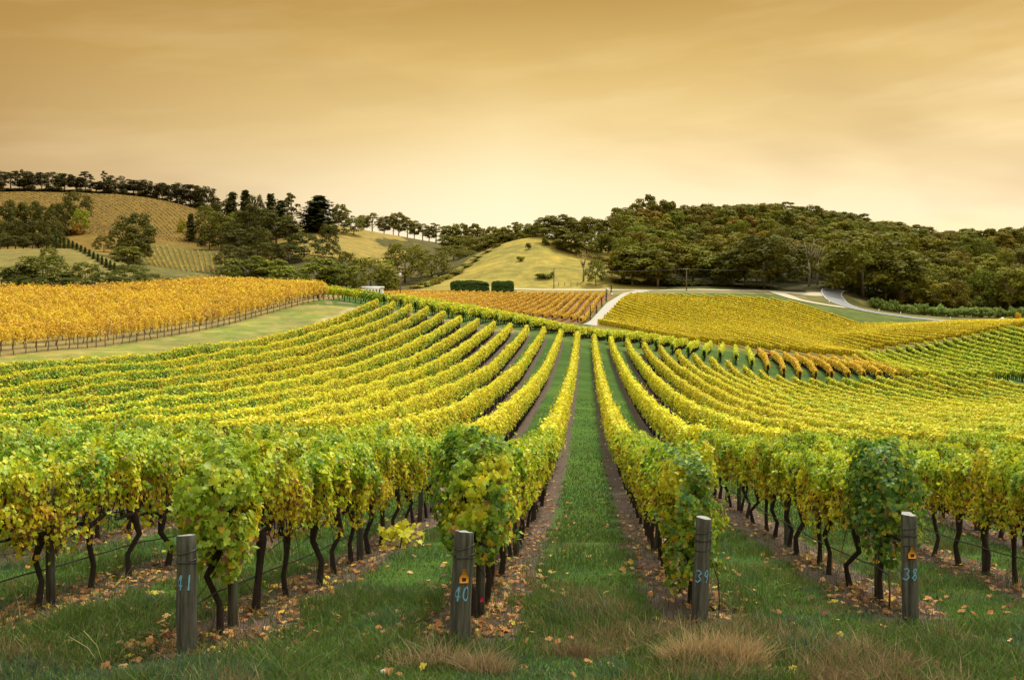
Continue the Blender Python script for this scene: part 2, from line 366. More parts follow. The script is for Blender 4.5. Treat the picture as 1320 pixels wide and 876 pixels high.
# headland in front of the end posts: drier, patchy
paint(sstep(12.0, 8.0, dd + wob * 3) * sstep(.45, .8, n1) * .6, (.10, .085, .045))
paint(sstep(60, 110, dd) * (dd < 146) * .5, (.06, .11, .03))
inblock = (gx_ > -31.3) & (gx_ < 58) & (dd < D_END + .8) & (dd > d_start(gx_) - .4)
track = (gx_ <= -31.3) & (lat > yellow_lat(dd) + .1) & (dd > 15) & (dd < 160)
paint(track * (.75 + .25 * n2), (.29, .255, .085)); paint(track * sstep(.45, .62, n1 * .5 + n2 * .5) * .8, (.15, .19, .04))
paint(track * sstep(.9, .3, np.abs(gx_ + 33.6 + wob)) * sstep(60, 100, dd), (.36, .31, .21))
yel = (lat <= yellow_lat(dd) + .1) & (dd < 262) & (px < 440) & (dd > 15)
paint(yel, (.25, .20, .085))
hl = (dd >= D_END + .8) & (dd < 262) & ~yel
paint(hl & (dd < 148.5), (.085, .125, .032)); paint(hl & (dd < 148.5) & (px < 690) & (n1 > .5), (.22, .17, .10))
sec = hl & (dd >= 148.5) & (dd < np.interp(px, [400, 950, 1140, 1200, 1400], [200, 199, 200, 234, 244]))
paint(sec, (.065, .115, .03))
paint(hl & (px > 1085) & (dd > 190), (.065, .11, .03))  # dark green headland grass, shadow included in the colour
val = (dd >= 200) & (dd < 385) & ~sec & ~yel & (px > 380)
paint(val, (.10, .13, .035))
ora = val & (dd > 244) & (dd < 351) & (px < drive_px(dd) - 11)
paint(ora, (.23, .125, .065))
farb = val & (dd > np.interp(px, *D_LOW)) & (dd < np.interp(px, *D_UP)) & (px > drive_px(dd) + 7)
paint(farb, (.20, .165, .05))
paint((dd > 190) & (dd < 252) & (px > 1085) & (px < 1800) & ~farb, (.06, .105, .03))  # green with the shadow at the row ends painted in
paint(val & (dd > 350) & (px < 640), (.10, .095, .045)); paint(val & (dd > 352) & (px > 640) & (px < 800), (.19, .16, .07))
px = px_t + far_ * (wn * 70 + wn2 * 14); ddt = dd; dd = dd + far_ * (wn2 * 9 + wn * 14)
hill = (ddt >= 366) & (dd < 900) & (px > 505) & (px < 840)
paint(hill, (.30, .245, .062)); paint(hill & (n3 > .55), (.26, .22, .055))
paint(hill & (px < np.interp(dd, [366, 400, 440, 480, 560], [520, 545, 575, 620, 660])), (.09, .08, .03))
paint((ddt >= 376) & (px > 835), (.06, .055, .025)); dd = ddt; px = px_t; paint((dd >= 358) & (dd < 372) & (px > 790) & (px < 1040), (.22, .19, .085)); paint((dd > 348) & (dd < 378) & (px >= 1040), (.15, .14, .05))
px = px_t + far_ * (wn * 70 + wn2 * 14); dd = dd + far_ * (wn2 * 9 + wn * 14)
lh = (ddt >= 262) & (px <= 505)
paint(lh, (.10, .09, .035))
paint(lh & (dd > 470), (.168, .110, .027)); paint(lh & (dd > 470) & (px > 380), (.27, .205, .06))
paint(lh & (dd > 400) & (dd < 565) & (px > 188) & (px < 330), (.13, .12, .038))
paint(lh & (dd > 330) & (dd < 470) & (px < 170), (.185, .155, .05))
paint(lh & (dd > 280) & (dd < 470) & (px > 255) & (px <= 505), (.07, .065, .025))
dd = ddt; px = px_t; paint((dd > 900), (.08, .07, .03))
col = np.clip(col * (.85 + .3 * n2[..., None]), 0, 1)
rows_mask = np.where(inblock, 1.0, 0.0)
# headland side of each row keeps a soft start
V = np.stack([gx_, gy_, gz_], -1).reshape(-1, 3)
i0 = (np.arange(nR - 1)[:, None] * nT + np.arange(nT)[None]); j1 = (np.arange(nR - 1)[:, None] * nT + (np.arange(nT)[None] + 1) % nT)
Q = np.stack([i0, j1, j1 + nT, i0 + nT], -1).reshape(-1, 4)[:, ::-1]
V = np.vstack([V, [[0, 0, G1(0, .01)]]])
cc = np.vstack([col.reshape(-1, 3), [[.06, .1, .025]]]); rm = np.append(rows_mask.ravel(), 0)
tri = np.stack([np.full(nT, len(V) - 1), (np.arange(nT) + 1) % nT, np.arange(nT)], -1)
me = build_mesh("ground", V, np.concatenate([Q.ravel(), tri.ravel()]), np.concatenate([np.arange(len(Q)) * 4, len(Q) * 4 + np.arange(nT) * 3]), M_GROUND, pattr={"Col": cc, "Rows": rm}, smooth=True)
obj("ground", me, kind="structure")

# driveway and road as sheets just above the ground
def ribbon(name, pts, width, mat, lift=.05, n=80, off=0.0):
    P = np.array([LD((p - 660) / F * d, d) for p, d in pts]); s = np.r_[0, np.cumsum(np.hypot(*np.diff(P, axis=0).T))]
    u = np.linspace(0, s[-1], n); x = np.interp(u, s, P[:, 0]); y = np.interp(u, s, P[:, 1])
    k = np.ones(9) / 9
    x = np.convolve(np.pad(x, 4, 'edge'), k, 'valid'); y = np.convolve(np.pad(y, 4, 'edge'), k, 'valid')
    tx = np.gradient(x); ty = np.gradient(y); l = np.hypot(tx, ty); nx, ny = ty / l, -tx / l
    wd = np.interp(u / s[-1], np.linspace(0, 1, len(np.atleast_1d(width))), np.atleast_1d(width))
    Vs = []
    for f in (-.5, -.25, 0, .25, .5):
        xx = x + nx * (wd * f + off); yy = y + ny * (wd * f + off); Vs.append(np.stack([xx, yy, G(xx, yy) + lift], -1))
    Vs = np.stack(Vs, 1).reshape(-1, 3); a = np.arange(n - 1)[:, None] * 5 + np.arange(4)[None]
    return quads_mesh(name, Vs, np.stack([a, a + 1, a + 6, a + 5], -1), mat, smooth=True)
obj("driveway", ribbon("driveway", [(759, 244)] + drive_pts[2:-1] + [(812, 360), (836, 369)], [3.3, 3.3, 3.3, 3.6, 5.5], M_DRIVE, .09), kind="structure")
obj("gravel_road", ribbon("gravel_road", [(600, 377), (700, 372), (800, 370), (850, 369), (930, 368), (1000, 368), (1040, 371), (1070, 374)], [2.2, 2.6, 4.0, 4.0, 3.0, 4, 7, 6], M_GRAVEL, .12, 140), kind="structure")
road_pts = [(1084, 392), (1074, 384), (1071, 376), (1080, 362), (1100, 351), (1130, 345), (1170, 341), (1230, 338), (1330, 336), (1450, 330)]
obj("road", ribbon("road", road_pts, 8.0, M_ASPH, .16, 160), kind="structure")
obj("road_shoulder", ribbon("road_shoulder", [(994, 370), (1008, 360), (1026, 351), (1048, 347), (1072, 346), (1092, 347)], [4, 7, 6, 5, 4], M_GRAVEL, .20, 60), kind="structure")
obj("road_markings", ribbon("road_markings", road_pts, .16, M_WHITE, .165, 160, off=3.6), kind="structure")
obj("road_markings", ribbon("road_markings", road_pts, .16, M_WHITE, .165, 160, off=-3.6), kind="structure")

# ------------------------------------------------------------------ vine rows
YEL, YGR, GRN, GLD, BRN, ORA = [np.array(c) for c in ((.68, .63, .028), (.42, .54, .030), (.135, .30, .030), (.64, .43, .028), (.22, .105, .030), (.70, .42, .045))]
def row_colors(x, y, h, kind, n, r):
    """h: 0 bottom .. 1 top of the canopy; colours of single leaves, some with light and shade mixed in"""
    a = vnoise(x * .16, y * .16, 11); b = vnoise(x * .9, y * .9, 12); u = r.random(n)
    if kind == 'main':
        lt, dp = toLD(x, y); p = 660 + F * lt / dp
        green = .52 * sstep(420, 120, p) + .34 * sstep(900, 1100, p) + .22 * sstep(45, 20, dp) + (.5 * (a - .5) + .55 * (b - .5)) - .62 * h + .40 + sstep(760, 300, p) * np.where(h > .97, -.16, .20)  # autumn leaf tone, plus lit tops and shaded sides put into the colour
        g = np.clip(green + .5 * (u - .5), 0, 1)[:, None]
        c = np.where(g < .4, YEL + (YGR - YEL) * (g / .4), YGR + (GRN - YGR) * ((g - .4) / .6))
        gold = (r.random(n) < (.10 + .30 * (1 - h) * (g[:, 0] < .5)))[:, None]
        c = np.where(gold, GLD * .9, c); c = np.where((r.random(n) < .05 * (1 - h))[:, None], BRN, c)
    elif kind == 'gold':
        g = np.clip(.35 + 1.0 * (b - .5) + .5 * (a - .5) + .6 * (u - .5), 0, 1)[:, None]
        c = np.where(g < .5, GLD * 1.12 + (np.array((.60, .33, .03)) - GLD * 1.12) * (g / .5), np.array((.60, .33, .03)) + (BRN * 1.3 - np.array((.60, .33, .03))) * ((g - .5) / .5))
        c = np.where((r.random(n) < .30)[:, None], YEL * (1, .86, 1), c)
    elif kind == 'orange':
        c = ORA + (BRN - ORA) * np.clip(.1 + .6 * (b - .5) + .4 * (u - .5), 0, 1)[:, None]; c = np.where((r.random(n) < .35)[:, None], GLD, c)
    elif kind == 'far':
        lt, dp = toLD(x, y); p = 660 + F * lt / dp
        g = np.clip(.06 + .7 * (a - .5) + .5 * (u - .5) + .55 * sstep(334, 345, dp) * (p < 960) + .25 * (1 - h), 0, 1)[:, None]
        c = YEL * (1.18, 1.08, 1) + (YGR - YEL) * g * .8; c = np.where((r.random(n) < .18)[:, None], GLD, c)
    elif kind == 'second':
        lt, dp = toLD(x, y); p = 945 + (660 + F * lt / dp - 945) * dp / 150
        ofr = sstep(968, 985, p) * sstep(1190, 1150, p) * .85; g = np.clip(.15 + .45 * sstep(1190, 1250, p) * (1 - .7 * h) + .6 * (b - .5) + .4 * (u - .5), 0, 1)[:, None]  # right rows: greener low down, side shade put into the leaf colour
        c = YEL + (YGR - YEL) * np.minimum(g * 2, 1) + (GRN - YGR) * np.maximum(g * 2 - 1, 0)
        endv = ((dp < 149.6) & (u < .75) & (p < 960))[:, None]; c = np.where(endv, GRN, c)
        c = np.where((r.random(n) < ofr)[:, None], np.where((u < .6)[:, None], GLD * 1.1, ORA * 1.05), c)
    elif kind == 'hillside': c = np.array((.46, .33, .07)) * (.85 + .3 * u[:, None])
    else:                       # hill: far golden rows
        c = np.array((.180, .118, .029)) * (.9 + .2 * u[:, None])
    return np.clip(c * (.82 + .36 * r.random((n, 1))), 0, 1)

def make_row(P, kind, label, cat, group, w=.30, zb=.72, zt=1.74, seed=0, dens=1.0, trunks=True, smin=.095, sk=.0014, ragged=.10, core=True):
    """P: plan polyline of the row; canopy of single leaf faces around a leafy core, trunks below"""
    r = np.random.default_rng(1000 + seed)
    P = np.asarray(P, float); seg = np.hypot(*np.diff(P, axis=0).T); s = np.r_[0, np.cumsum(seg)]
    nS = max(2, int(s[-1] / .55) + 1); u = np.linspace(0, s[-1], nS); X = np.interp(u, s, P[:, 0]); Y = np.interp(u, s, P[:, 1]); Zg = G(X, Y)
    dcam = np.hypot(X, Y); size = np.maximum(smin, sk * dcam); per = (2 * (zt - zb) + 2 * w) * 1.25 * dens / size ** 2
    cum = np.r_[0, np.cumsum((per[1:] + per[:-1]) / 2 * np.diff(u))]; n = int(cum[-1])
    a = np.interp(np.sort(r.random(n)) * cum[-1], cum, u)
    x0 = np.interp(a, u, X); y0 = np.interp(a, u, Y); z0 = np.interp(a, u, Zg); sz = np.interp(a, u, size) * r.uniform(.75, 1.3, n)
    tx = np.interp(a, u, np.gradient(X, u)); ty = np.interp(a, u, np.gradient(Y, u)); l = np.hypot(tx, ty); tx /= l; ty /= l
    nx, ny = ty, -tx
    hz = zt - zb; bump = vnoise(x0 * 1.0 + seed, y0 * 1.0, 21); bump2 = vnoise(x0 * .35, y0 * .35 + seed, 22)
    ww = w * (.72 + .55 * bump)
    if kind == 'gold':
        cl = np.cos(a * 2 * math.pi / 1.7 + seed * 2.1); ww = ww * (.85 + .3 * cl); top0 = .22 * cl
    else: top0 = 0.0
    top = top0 + zt + ragged * 2.0 * (bump - .5) + ragged * 2 * (bump2 - .5); bot = zb + .22 * (vnoise(x0 * 1.3, y0 * 1.3, 23) - .5)
    k = r.random(n); ptop = (2 * w * 1.15) / (2 * hz + 2.3 * w); istop = k < ptop; sgn = np.where(r.random(n) < .5, -1.0, 1.0)
    h = np.where(istop, 1.0, r.random(n) ** .85); inward = r.random(n) ** 2 * .10
    prof = np.clip(1.05 - .55 * np.maximum(h - .72, 0) / .28 - .18 * (1 - h), .1, 2)       # rounded shoulders
    off = np.where(istop, r.uniform(-1, 1, n) * ww * .62, sgn * (ww * prof - inward + np.maximum(r.normal(0, .05, n), -.05)))
    z = np.where(istop, top - .10 * (np.abs(off) / ww) ** 2 + r.normal(0, .05, n) * ragged / .1, bot + (top - bot) * h)
    C = np.stack([x0 + nx * off, y0 + ny * off, z0 + z], -1)
    nor = np.stack([nx * sgn, ny * sgn, np.full(n, .45)], -1); nor[istop] = (0, 0, 1)
    sh = r.random(n) < .018
    C[:, 2] += np.where(sh & (h > .6), r.uniform(.08, .34, n), 0); C[:, 0] += np.where(sh & ~istop, nx * sgn * r.uniform(.05, .25, n), 0)
    nor += r.normal(0, .45, (n, 3)); nor /= np.linalg.norm(nor, axis=1, keepdims=True)
    e1 = np.cross(nor, r.normal(0, 1, (n, 3))); e1 /= np.linalg.norm(e1, axis=1, keepdims=True); e2 = np.cross(nor, e1)
    hs = (sz * .62)[:, None]; e1 = e1 * hs; e2 = e2 * hs * .85
    V = np.stack([C - e1, C - e2 * .9 + e1 * .1, C + e1, C + e2 * .9 + e1 * .1], 1).reshape(-1, 3)
    cols = row_colors(C[:, 0], C[:, 1], np.clip(h, 0, 1), kind, n, r)
    Q = np.arange(n * 4).reshape(-1, 4)
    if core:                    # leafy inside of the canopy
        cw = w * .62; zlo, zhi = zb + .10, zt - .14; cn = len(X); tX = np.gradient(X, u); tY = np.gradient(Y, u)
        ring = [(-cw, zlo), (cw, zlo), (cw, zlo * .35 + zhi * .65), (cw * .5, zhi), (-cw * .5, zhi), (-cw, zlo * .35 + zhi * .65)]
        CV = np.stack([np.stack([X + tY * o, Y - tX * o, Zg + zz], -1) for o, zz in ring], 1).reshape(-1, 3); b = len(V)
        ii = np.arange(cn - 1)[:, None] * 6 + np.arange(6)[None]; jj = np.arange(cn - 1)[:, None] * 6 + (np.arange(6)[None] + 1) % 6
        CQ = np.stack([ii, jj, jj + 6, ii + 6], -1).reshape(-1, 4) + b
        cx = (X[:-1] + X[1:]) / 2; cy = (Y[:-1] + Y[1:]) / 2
        ccol = np.repeat(row_colors(cx, cy, np.full(cn - 1, .4), kind, cn - 1, r) * .5, 6, axis=0)  # core darkened: brown wood inside, with the shade between rows put in
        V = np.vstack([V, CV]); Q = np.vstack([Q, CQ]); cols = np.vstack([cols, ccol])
    ox, oy, oz = float(X[0]), float(Y[0]), float(Zg[0]); V = V - (ox, oy, oz)
    t = thing("vine_row", label, cat, (ox, oy, oz), group=group)
    obj("foliage", quads_mesh("foliage", V, Q, M_ROW, fcol=cols), t)
    if trunks:
        sp_ = 1.1 if kind != 'gold' else 1.7; tu = np.arange(.3, s[-1], sp_); tu = tu + r.normal(0, .06, len(tu)); m_ = len(tu)
        if m_:
            bx = np.interp(tu, u, X); by = np.interp(tu, u, Y); bz = np.interp(tu, u, Zg)
            rad = np.where(np.arange(m_) % 5 == 0, .055, .04) * r.uniform(.8, 1.2, m_) * np.maximum(1, np.hypot(bx, by) / 90); lean = r.normal(0, .05, (m_, 2)); Vt = []
            for zz, f in ((-.15, 1.2), (zb * .5, .9), (zb + .25, 1.0)):
                for q in range(5):
                    an = q * 2 * math.pi / 5; fz = math.sin(zz * 3)
                    Vt.append(np.stack([bx + rad * f * math.cos(an) + lean[:, 0] * fz, by + rad * f * math.sin(an) + lean[:, 1] * fz, bz + zz], -1))
            Vt = np.stack(Vt, 1).reshape(-1, 3) - (ox, oy, oz); i_ = np.arange(m_)[:, None] * 15
            Qt = np.concatenate([np.stack([i_[:, 0] + q + g * 5, i_[:, 0] + (q + 1) % 5 + g * 5, i_[:, 0] + (q + 1) % 5 + 5 + g * 5, i_[:, 0] + q + 5 + g * 5], -1) for g in range(2) for q in range(5)])
            tr = obj("trunk", quads_mesh("trunk", Vt, Qt, M_VBARK if kind != 'gold' else M_GREYWOOD), t)
            tr['kind'] = 'stuff'
    return t

# near vines: single plants up to this depth, rows beyond
D_IND = 29.0
def xy_at(X, d): return X, (d + X * SA) / CA     # point of row X at camera depth d
def px_of(X, d): return 660 + F * ((X + d * SA) / CA) / d if False else 660 + F * (X / CA + d * math.tan(YAW)) / d
main_group = "vine rows of the main green and yellow block"
def row_side(X):
    k = round((X - 1.2) / 2.4)
    return ("left", -k) if k < 0 else ("right", k + 1)
ROW_START = {}
for ri, X in enumerate(ROW_X):
    ds = max(8.2, d_start(X) + .9)
    grid = np.arange(ds, D_END, .25); pp = np.array([px_of(X, d) for d in grid]); ok = (pp > -170) & (pp < 1490)
    d0 = grid[ok][0]; ROW_START[X] = d0
    d1 = max(d0, D_IND)
    sd_, i_ = row_side(X)
    x, y0 = xy_at(X, d1 if d1 == d0 else D_IND + .0); _, y1 = xy_at(X, D_END)
    yy = np.linspace(y0, y1, 60)
    make_row(np.stack([np.full(60, x), yy], -1), 'main', f"yellow green vine row, {nth(i_)} to the {sd_} of the central grass aisle", "vine row", main_group, seed=ri)

# second block behind the grassy headland
lat0 = -19.3; j = 0
while lat0 < 104:
    p0 = 660 + F * lat0 / 149.0
    dend = float(np.interp(p0, [400, 900, 1150, 1200, 1500], [188, 194, 197, 234, 243]))
    ds_ = np.linspace(148.6 + .4 * math.sin(j * 2.1), dend, 24); pp = 945 + (p0 - 945) * 149.0 / ds_
    ok = (pp < 1480)
    if ok.sum() > 3:
        xy = np.array([LD((p - 660) / F * d, d) for p, d in zip(pp[ok], ds_[ok])])
        kind = "orange brown" if 972 < p0 < 1215 else ("yellow" if p0 <= 972 else "green and yellow")
        make_row(xy, 'second', f"{kind} vine row past the grass headland, {nth(j + 1)} of that block from the left", "vine row", "vine rows of the block past the headland", seed=100 + j, zt=1.75 if p0 < 1200 else 1.55, w=.30 if p0 < 1200 else .22, dens=.9)
    lat0 += 2.42; j += 1

# golden block on the left rise
for j in range(19):
    dgrid = np.linspace(45, 262, 200); lt = yellow_lat(dgrid) - 2.5 * j; pp = 660 + F * lt / dgrid
    ok = (pp > -110) & (pp < 424 + 2 * j) & (dgrid < 152 + 7 * j)
    if ok.sum() < 4: continue
    xy = np.array([LD(a, b) for a, b in zip(lt[ok], dgrid[ok])])
    lab = "golden autumn vine row at the front of the left rise, bare posts showing below" if j == 0 else f"golden brown vine row on the left rise, {nth(j + 1)} row back from its front edge"
    make_row(xy, 'gold', lab, "vine row", "golden vine rows on the left rise", seed=200 + j, w=.55, zb=.95, zt=1.90, ragged=.34, dens=1.0, smin=.14, sk=.0012, core=False, trunks=j < 6)
# green yellow row closing the top of the grassy track
for j, (pa, da, pb, db) in enumerate([(395, 156, 492, 147.5), (400, 162, 505, 153)]):
    xy = np.array([LD((p - 660) / F * d, d) for p, d in zip(np.linspace(pa, pb, 12), np.linspace(da, db, 12))])
    make_row(xy, 'second', f"green and yellow vine row across the top of the grassy track, {('front', 'rear')[j]} one of two", "vine row", "vine rows across the top of the track", seed=230 + j)

# orange block in the valley
for j in range(33):
    p0 = 750 - 12.2 * j; d_ = np.linspace(247, 348, 14); pp = 852 + (p0 - 852) * 250 / d_
    ok = pp > 440
    if ok.sum() < 3: continue
    xy = np.array([LD((p - 660) / F * d, d) for p, d in zip(pp[ok], d_[ok])])
    make_row(xy, 'orange', f"orange autumn vine row in the valley block, {nth(j + 1)} from the driveway", "vine row", "orange vine rows in the valley block", seed=250 + j, trunks=False, w=.36, zt=1.6, zb=.55, dens=.8, sk=.0011)

# far yellow block right of the driveway
j = 0
for q in np.arange(118, 258, 3.5):
    s_ = np.arange(60, 420, 1.0); lt = .92 * q - .39 * s_; d_ = .39 * q + .92 * s_; pp = 660 + F * lt / d_
    ok = (d_ > np.interp(pp, *D_LOW) + 1) & (d_ < np.interp(pp, *D_UP) - 3) & (pp > drive_px(np.minimum(d_, 366)) + 9) & (pp < 1400)
    if ok.sum() < 6: continue
    idx = np.where(ok)[0]; idx = idx[(idx >= idx[0]) & (idx <= idx[-1])]
    xy = np.array([LD(lt[i], d_[i]) for i in idx])
    j += 1
    make_row(xy, 'far', f"bright yellow vine row in the far block below the forest, {nth(j)} from the driveway", "vine row", "yellow vine rows of the far right block", seed=300 + j, trunks=False, w=.33, zb=.30, zt=1.7, dens=.9, sk=.0009, ragged=.05)

# rows on the hillside far left
def hill_row(a, b, label, grp, seed, w=.5, kind='hill'):
    n = 30; pp = np.linspace(a[0], b[0], n); d_ = np.linspace(a[1], b[1], n)
    make_row(np.array([LD((p - 660) / F * d, d) for p, d in zip(pp, d_)]), kind, label, "vine row", grp, seed=seed, trunks=False, w=w, zb=.1, zt=.95 if kind == 'hillside' else .55, dens=.6 if kind == 'hillside' else .35, core=False, sk=.0010)
for j in range(16):
    t = j / 15
    hill_row((188 + 102 * t + 6, 436), (176 + 118 * t, 556 - 60 * max(0, t - .35)), "thin golden vine row in the small field under the lime grass strip, far left hillside", "golden vine rows on the small hillside field", 400 + j, .42, 'hillside')
for j in range(44):
    t = j / 43
    hill_row((80 + 235 * t, 585 + 15 * t), (-60 + 330 * t, 800), "faint golden vine row on the brown upper slope of the far left hill", "vine rows on the upper left hill", 430 + j, .26)

# ------------------------------------------------------------------ near grapevines
LO = [(0, 0), (.30, -.16), (.52, .12), (.36, .30), (.50, .62), (.20, .66), (0, 1.0)]
LOC = np.array([(x, y, .22 * abs(x)) for x, y in LO] + [(-x, y, .22 * abs(x)) for x, y in LO[1:-1]])
LF = [list(range(7)), [0, 6, 11, 10, 9, 8, 7]]
def leaf_cloud(name, C, nor, size, cols, r, mat=M_VINE):
    n = len(C); nor = nor / np.linalg.norm(nor, axis=1, keepdims=True)
    dn = np.tile([0, 0, -1.0], (n, 1)) + r.normal(0, .55, (n, 3)); e2 = dn - nor * (dn * nor).sum(1, keepdims=True); e2 /= np.linalg.norm(e2, axis=1, keepdims=True)
    e1 = np.cross(e2, nor); curl = r.uniform(-.6, 1.2, n)
    V = (C[:, None] + size[:, None, None] * (LOC[None, :, 0:1] * e1[:, None] + (LOC[None, :, 1:2] - .4) * e2[:, None] + (LOC[None, :, 2:3] * curl[:, None, None] - .25 * (LOC[None, :, 1:2] - .4) ** 2) * nor[:, None])).reshape(-1, 3)
    loops = (np.arange(n)[:, None] * 12 + np.array(LF[0] + LF[1])[None]).ravel(); starts = np.arange(2 * n) * 7
    return build_mesh(name, V, loops, starts, mat, fcol=np.repeat(cols, 2, axis=0))
GREENER = [.86]
def vine_leaf_cols(n, r, h, style, patch):
    u = r.random(n); c = np.empty((n, 3))
    if style == 'end':          # lush green vine at the row end
        g = np.clip(GREENER[0] + .5 * (u - .5) - .75 * sstep(.62, .9, patch), 0, 1)
    else:
        g = np.clip(.15 + .30 * sstep(.40, .95, h) + .85 * (patch - .5) + .7 * (u - .5), 0, 1)
    g = g[:, None]
    G2 = np.array((.085, .215, .032)) if style == 'end' else GRN
    c = np.where(g < .38, YEL + (YGR - YEL) * (g / .38), YGR + (G2 - YGR) * ((g - .38) / .62))
    c = np.where((g[:, 0] > .9)[:, None] & (r.random((n, 1)) < .25), np.array((.085, .22, .085)), c)     # bluish green
    pg = (.34 if style != 'end' else .10) * (1 - sstep(.35, .85, h)); c = np.where((r.random(n) < pg)[:, None], GLD * .95, c)
    pb = (.20 if style != 'end' else .03) * (1 - sstep(.5, .9, h)) + .02; c = np.where((r.random(n) < pb)[:, None], BRN * .9, c)
    return np.clip(c * (.75 + .45 * r.random((n, 1))), 0, 1)
def make_vine_meshes(seed, style='mid'):
    GREENER[0] = (.58, .78, .80, .92)[seed % 4]
    r = np.random.default_rng(seed); n = 3500 if style == 'mid' else 5000
    yl = .74 if style == 'mid' else .55; zb, zt = (.72, 1.70) if style == 'mid' else ((.76, .66, .34, .66)[seed % 4], 1.84)
    sh = 22 if style == 'mid' else 18; C = []; nor = []; hh = []; pt = []
    sy = r.uniform(-yl, yl, sh); wood = MB()
    # trunk with bends, head and two cordon arms
    b1, b2 = r.normal(0, .05, 2), r.normal(0, .05, 2); tilt = r.normal(0, .07, 2)
    P = [(0, 0, -.12), (0 + b1[0] * .3, b1[1] * .3, .05), (b1[0] + tilt[0] * .4, b1[1] + tilt[1] * .4, .30), (b2[0] + tilt[0] * .7, b2[1] + tilt[1], .55), (tilt[0] * .8, tilt[1] * 1.2, .76), (tilt[0] * .6, tilt[1] * 1.2, .86)]
    tk = r.uniform(.85, 1.25)
    wood.tube(P, [.055 * tk, .040 * tk, .031 * tk, .033 * tk, .048 * tk, .036 * tk], 8)
    for s in (-1, 1):
        wood.tube([(tilt[0] * .6, tilt[1] * 1.2, .82), (.02 * s, tilt[1] + .25 * s, .88 + r.normal(0, .02)), (r.normal(0, .02), .58 * s, .90)], [.034, .024, .013], 6)
    for i in range(sh):         # canes
        y = sy[i] * (1 if style == 'mid' else .5); x1 = r.normal(0, .10); top = r.uniform(1.2, zt - (0 if style == 'mid' else .2))
        wood.tube([(0, y, .88), (x1 * .5, y + r.normal(0, .04), 1.15), (x1, y + r.normal(0, .10), top)], [.009, .007, .004], 4, cap=False)
    for i in range(3):          # hanging canes
        y = r.uniform(-yl, yl); wood.tube([(0, y, .9), (r.choice((-1, 1)) * .2, y + .05, .92), (r.choice((-1, 1)) * .26, y + .1, .55 if style == 'mid' else .3)], [.008, .006, .003], 4, cap=False)
    k = r.random(n); w = .27 if style == 'mid' else .36
    h = r.beta(1.5, 1.1, n); y = r.uniform(-yl, yl, n); sgn = np.where(r.random(n) < .5, -1., 1.)
    lump = vnoise(y * 3 + seed * 7.1, h * 3.2 + sgn * 40, seed); prof = np.sqrt(np.clip(1.06 - ((h - .55) / .58) ** 4, .05, 1)) * (.55 + .8 * lump)
    depth = 1 - .75 * r.random(n) ** 2.2
    x = sgn * w * prof * depth
    if style == 'end':
        v = r.normal(0, 1, (n, 3)); v /= np.linalg.norm(v, axis=1, keepdims=True); v = np.sign(v) * np.abs(v) ** .8
        lump = vnoise(v[:, 0] * 3 + v[:, 1] * 2.3 + seed, v[:, 2] * 3.2 + v[:, 1], seed); q = (.62 + .62 * lump) * (1 - .6 * r.random(n) ** 2.4)
        x = v[:, 0] * q * .37; y = v[:, 1] * q * .60; h = np.clip(.52 + v[:, 2] * q * .55, -.05, 1.08); sgn = np.sign(v[:, 0]); lump = lump + .1
    topv = zt + .42 * (vnoise(y * 3.4 + seed, np.full(n, seed * 1.7), 31) - .5); botv = zb + .55 * (vnoise(y * 3.3 + seed * 2, np.full(n, seed * .7), 33) - .5)
    z = botv + (topv - botv) * h
    keep = ~((((lump < .46) & (h < .78)) & (r.random(n) < .9)) | ((h < .30) & (r.random(n) < .45)))                     # gaps low down where the wood shows
    C = np.stack([x, y, z], -1)[keep]; m = keep.sum()
    nor = np.stack([x / w * 1.2 if style == 'end' else sgn * 1.0, y * 2.2 if style == 'end' else r.normal(0, .3, n), .25 + .9 * sstep(.7, 1, h)], -1)[keep] + r.normal(0, .5, (m, 3))
    patch = vnoise(y * 2.2 + seed * 3.3, h * 2.4 + sgn * 17, seed + 50)[keep]
    cols = vine_leaf_cols(m, r, h[keep], style, patch)
    # shoots that stick out
    ex = 72 if style == 'mid' else 110
    EC = []; 
    for i in range(ex // 6):
        s0 = np.array([r.choice((-1, 1)) * w * .8, r.uniform(-yl, yl), r.uniform(zb + .2, zt)]); dr = np.array([s0[0] / w * r.uniform(.1, .5), r.normal(0, .35), r.uniform(-.6, .7)])
        for q in range(6): EC.append(s0 + dr * q * .085 + r.normal(0, .03, 3))
    if EC:
        EC = np.array(EC); C = np.vstack([C, EC]); nor = np.vstack([nor, r.normal(0, 1, (len(EC), 3)) + (0, 0, .6)])
        cols = np.vstack([cols, vine_leaf_cols(len(EC), r, np.full(len(EC), .8), style, np.full(len(EC), .6))])
    size = r.uniform(.036, .070, len(C))
    return wood.mesh("vine_trunk", M_VBARK), leaf_cloud("vine_foliage", C, nor, size, cols, r)
MID = [make_vine_meshes(500 + i) for i in range(12)]
ENDV = [make_vine_meshes(560 + i, 'end') for i in range(4)]
POSTN = {-3.6: "41", -1.2: "40", 1.2: "39", 3.6: "38"}
def row_words(X):
    k = round(X, 1)
    if k in POSTN: return f"in the row behind post {POSTN[k]}"
    if k < 0: return f"in the {nth(round((-3.6 - X) / 2.4))} row left of post 41"
    return f"in the {nth(round((X - 3.6) / 2.4))} row right of post 38"
tpost_me = None
def trellis_post_mesh(seed, h=1.5, rad=.05):
    b = MB(); r = np.random.default_rng(seed); b.tube([(0, 0, -.2), (0, 0, .4), (.01, .005, 1.0), (.012, .0, h)], [rad * 1.05, rad, rad * .97, rad * .95], 12); return b.mesh("trellis_post", M_POST, smooth=False)
TP = [trellis_post_mesh(i, 1.35) for i in range(3)]
vine_list = []
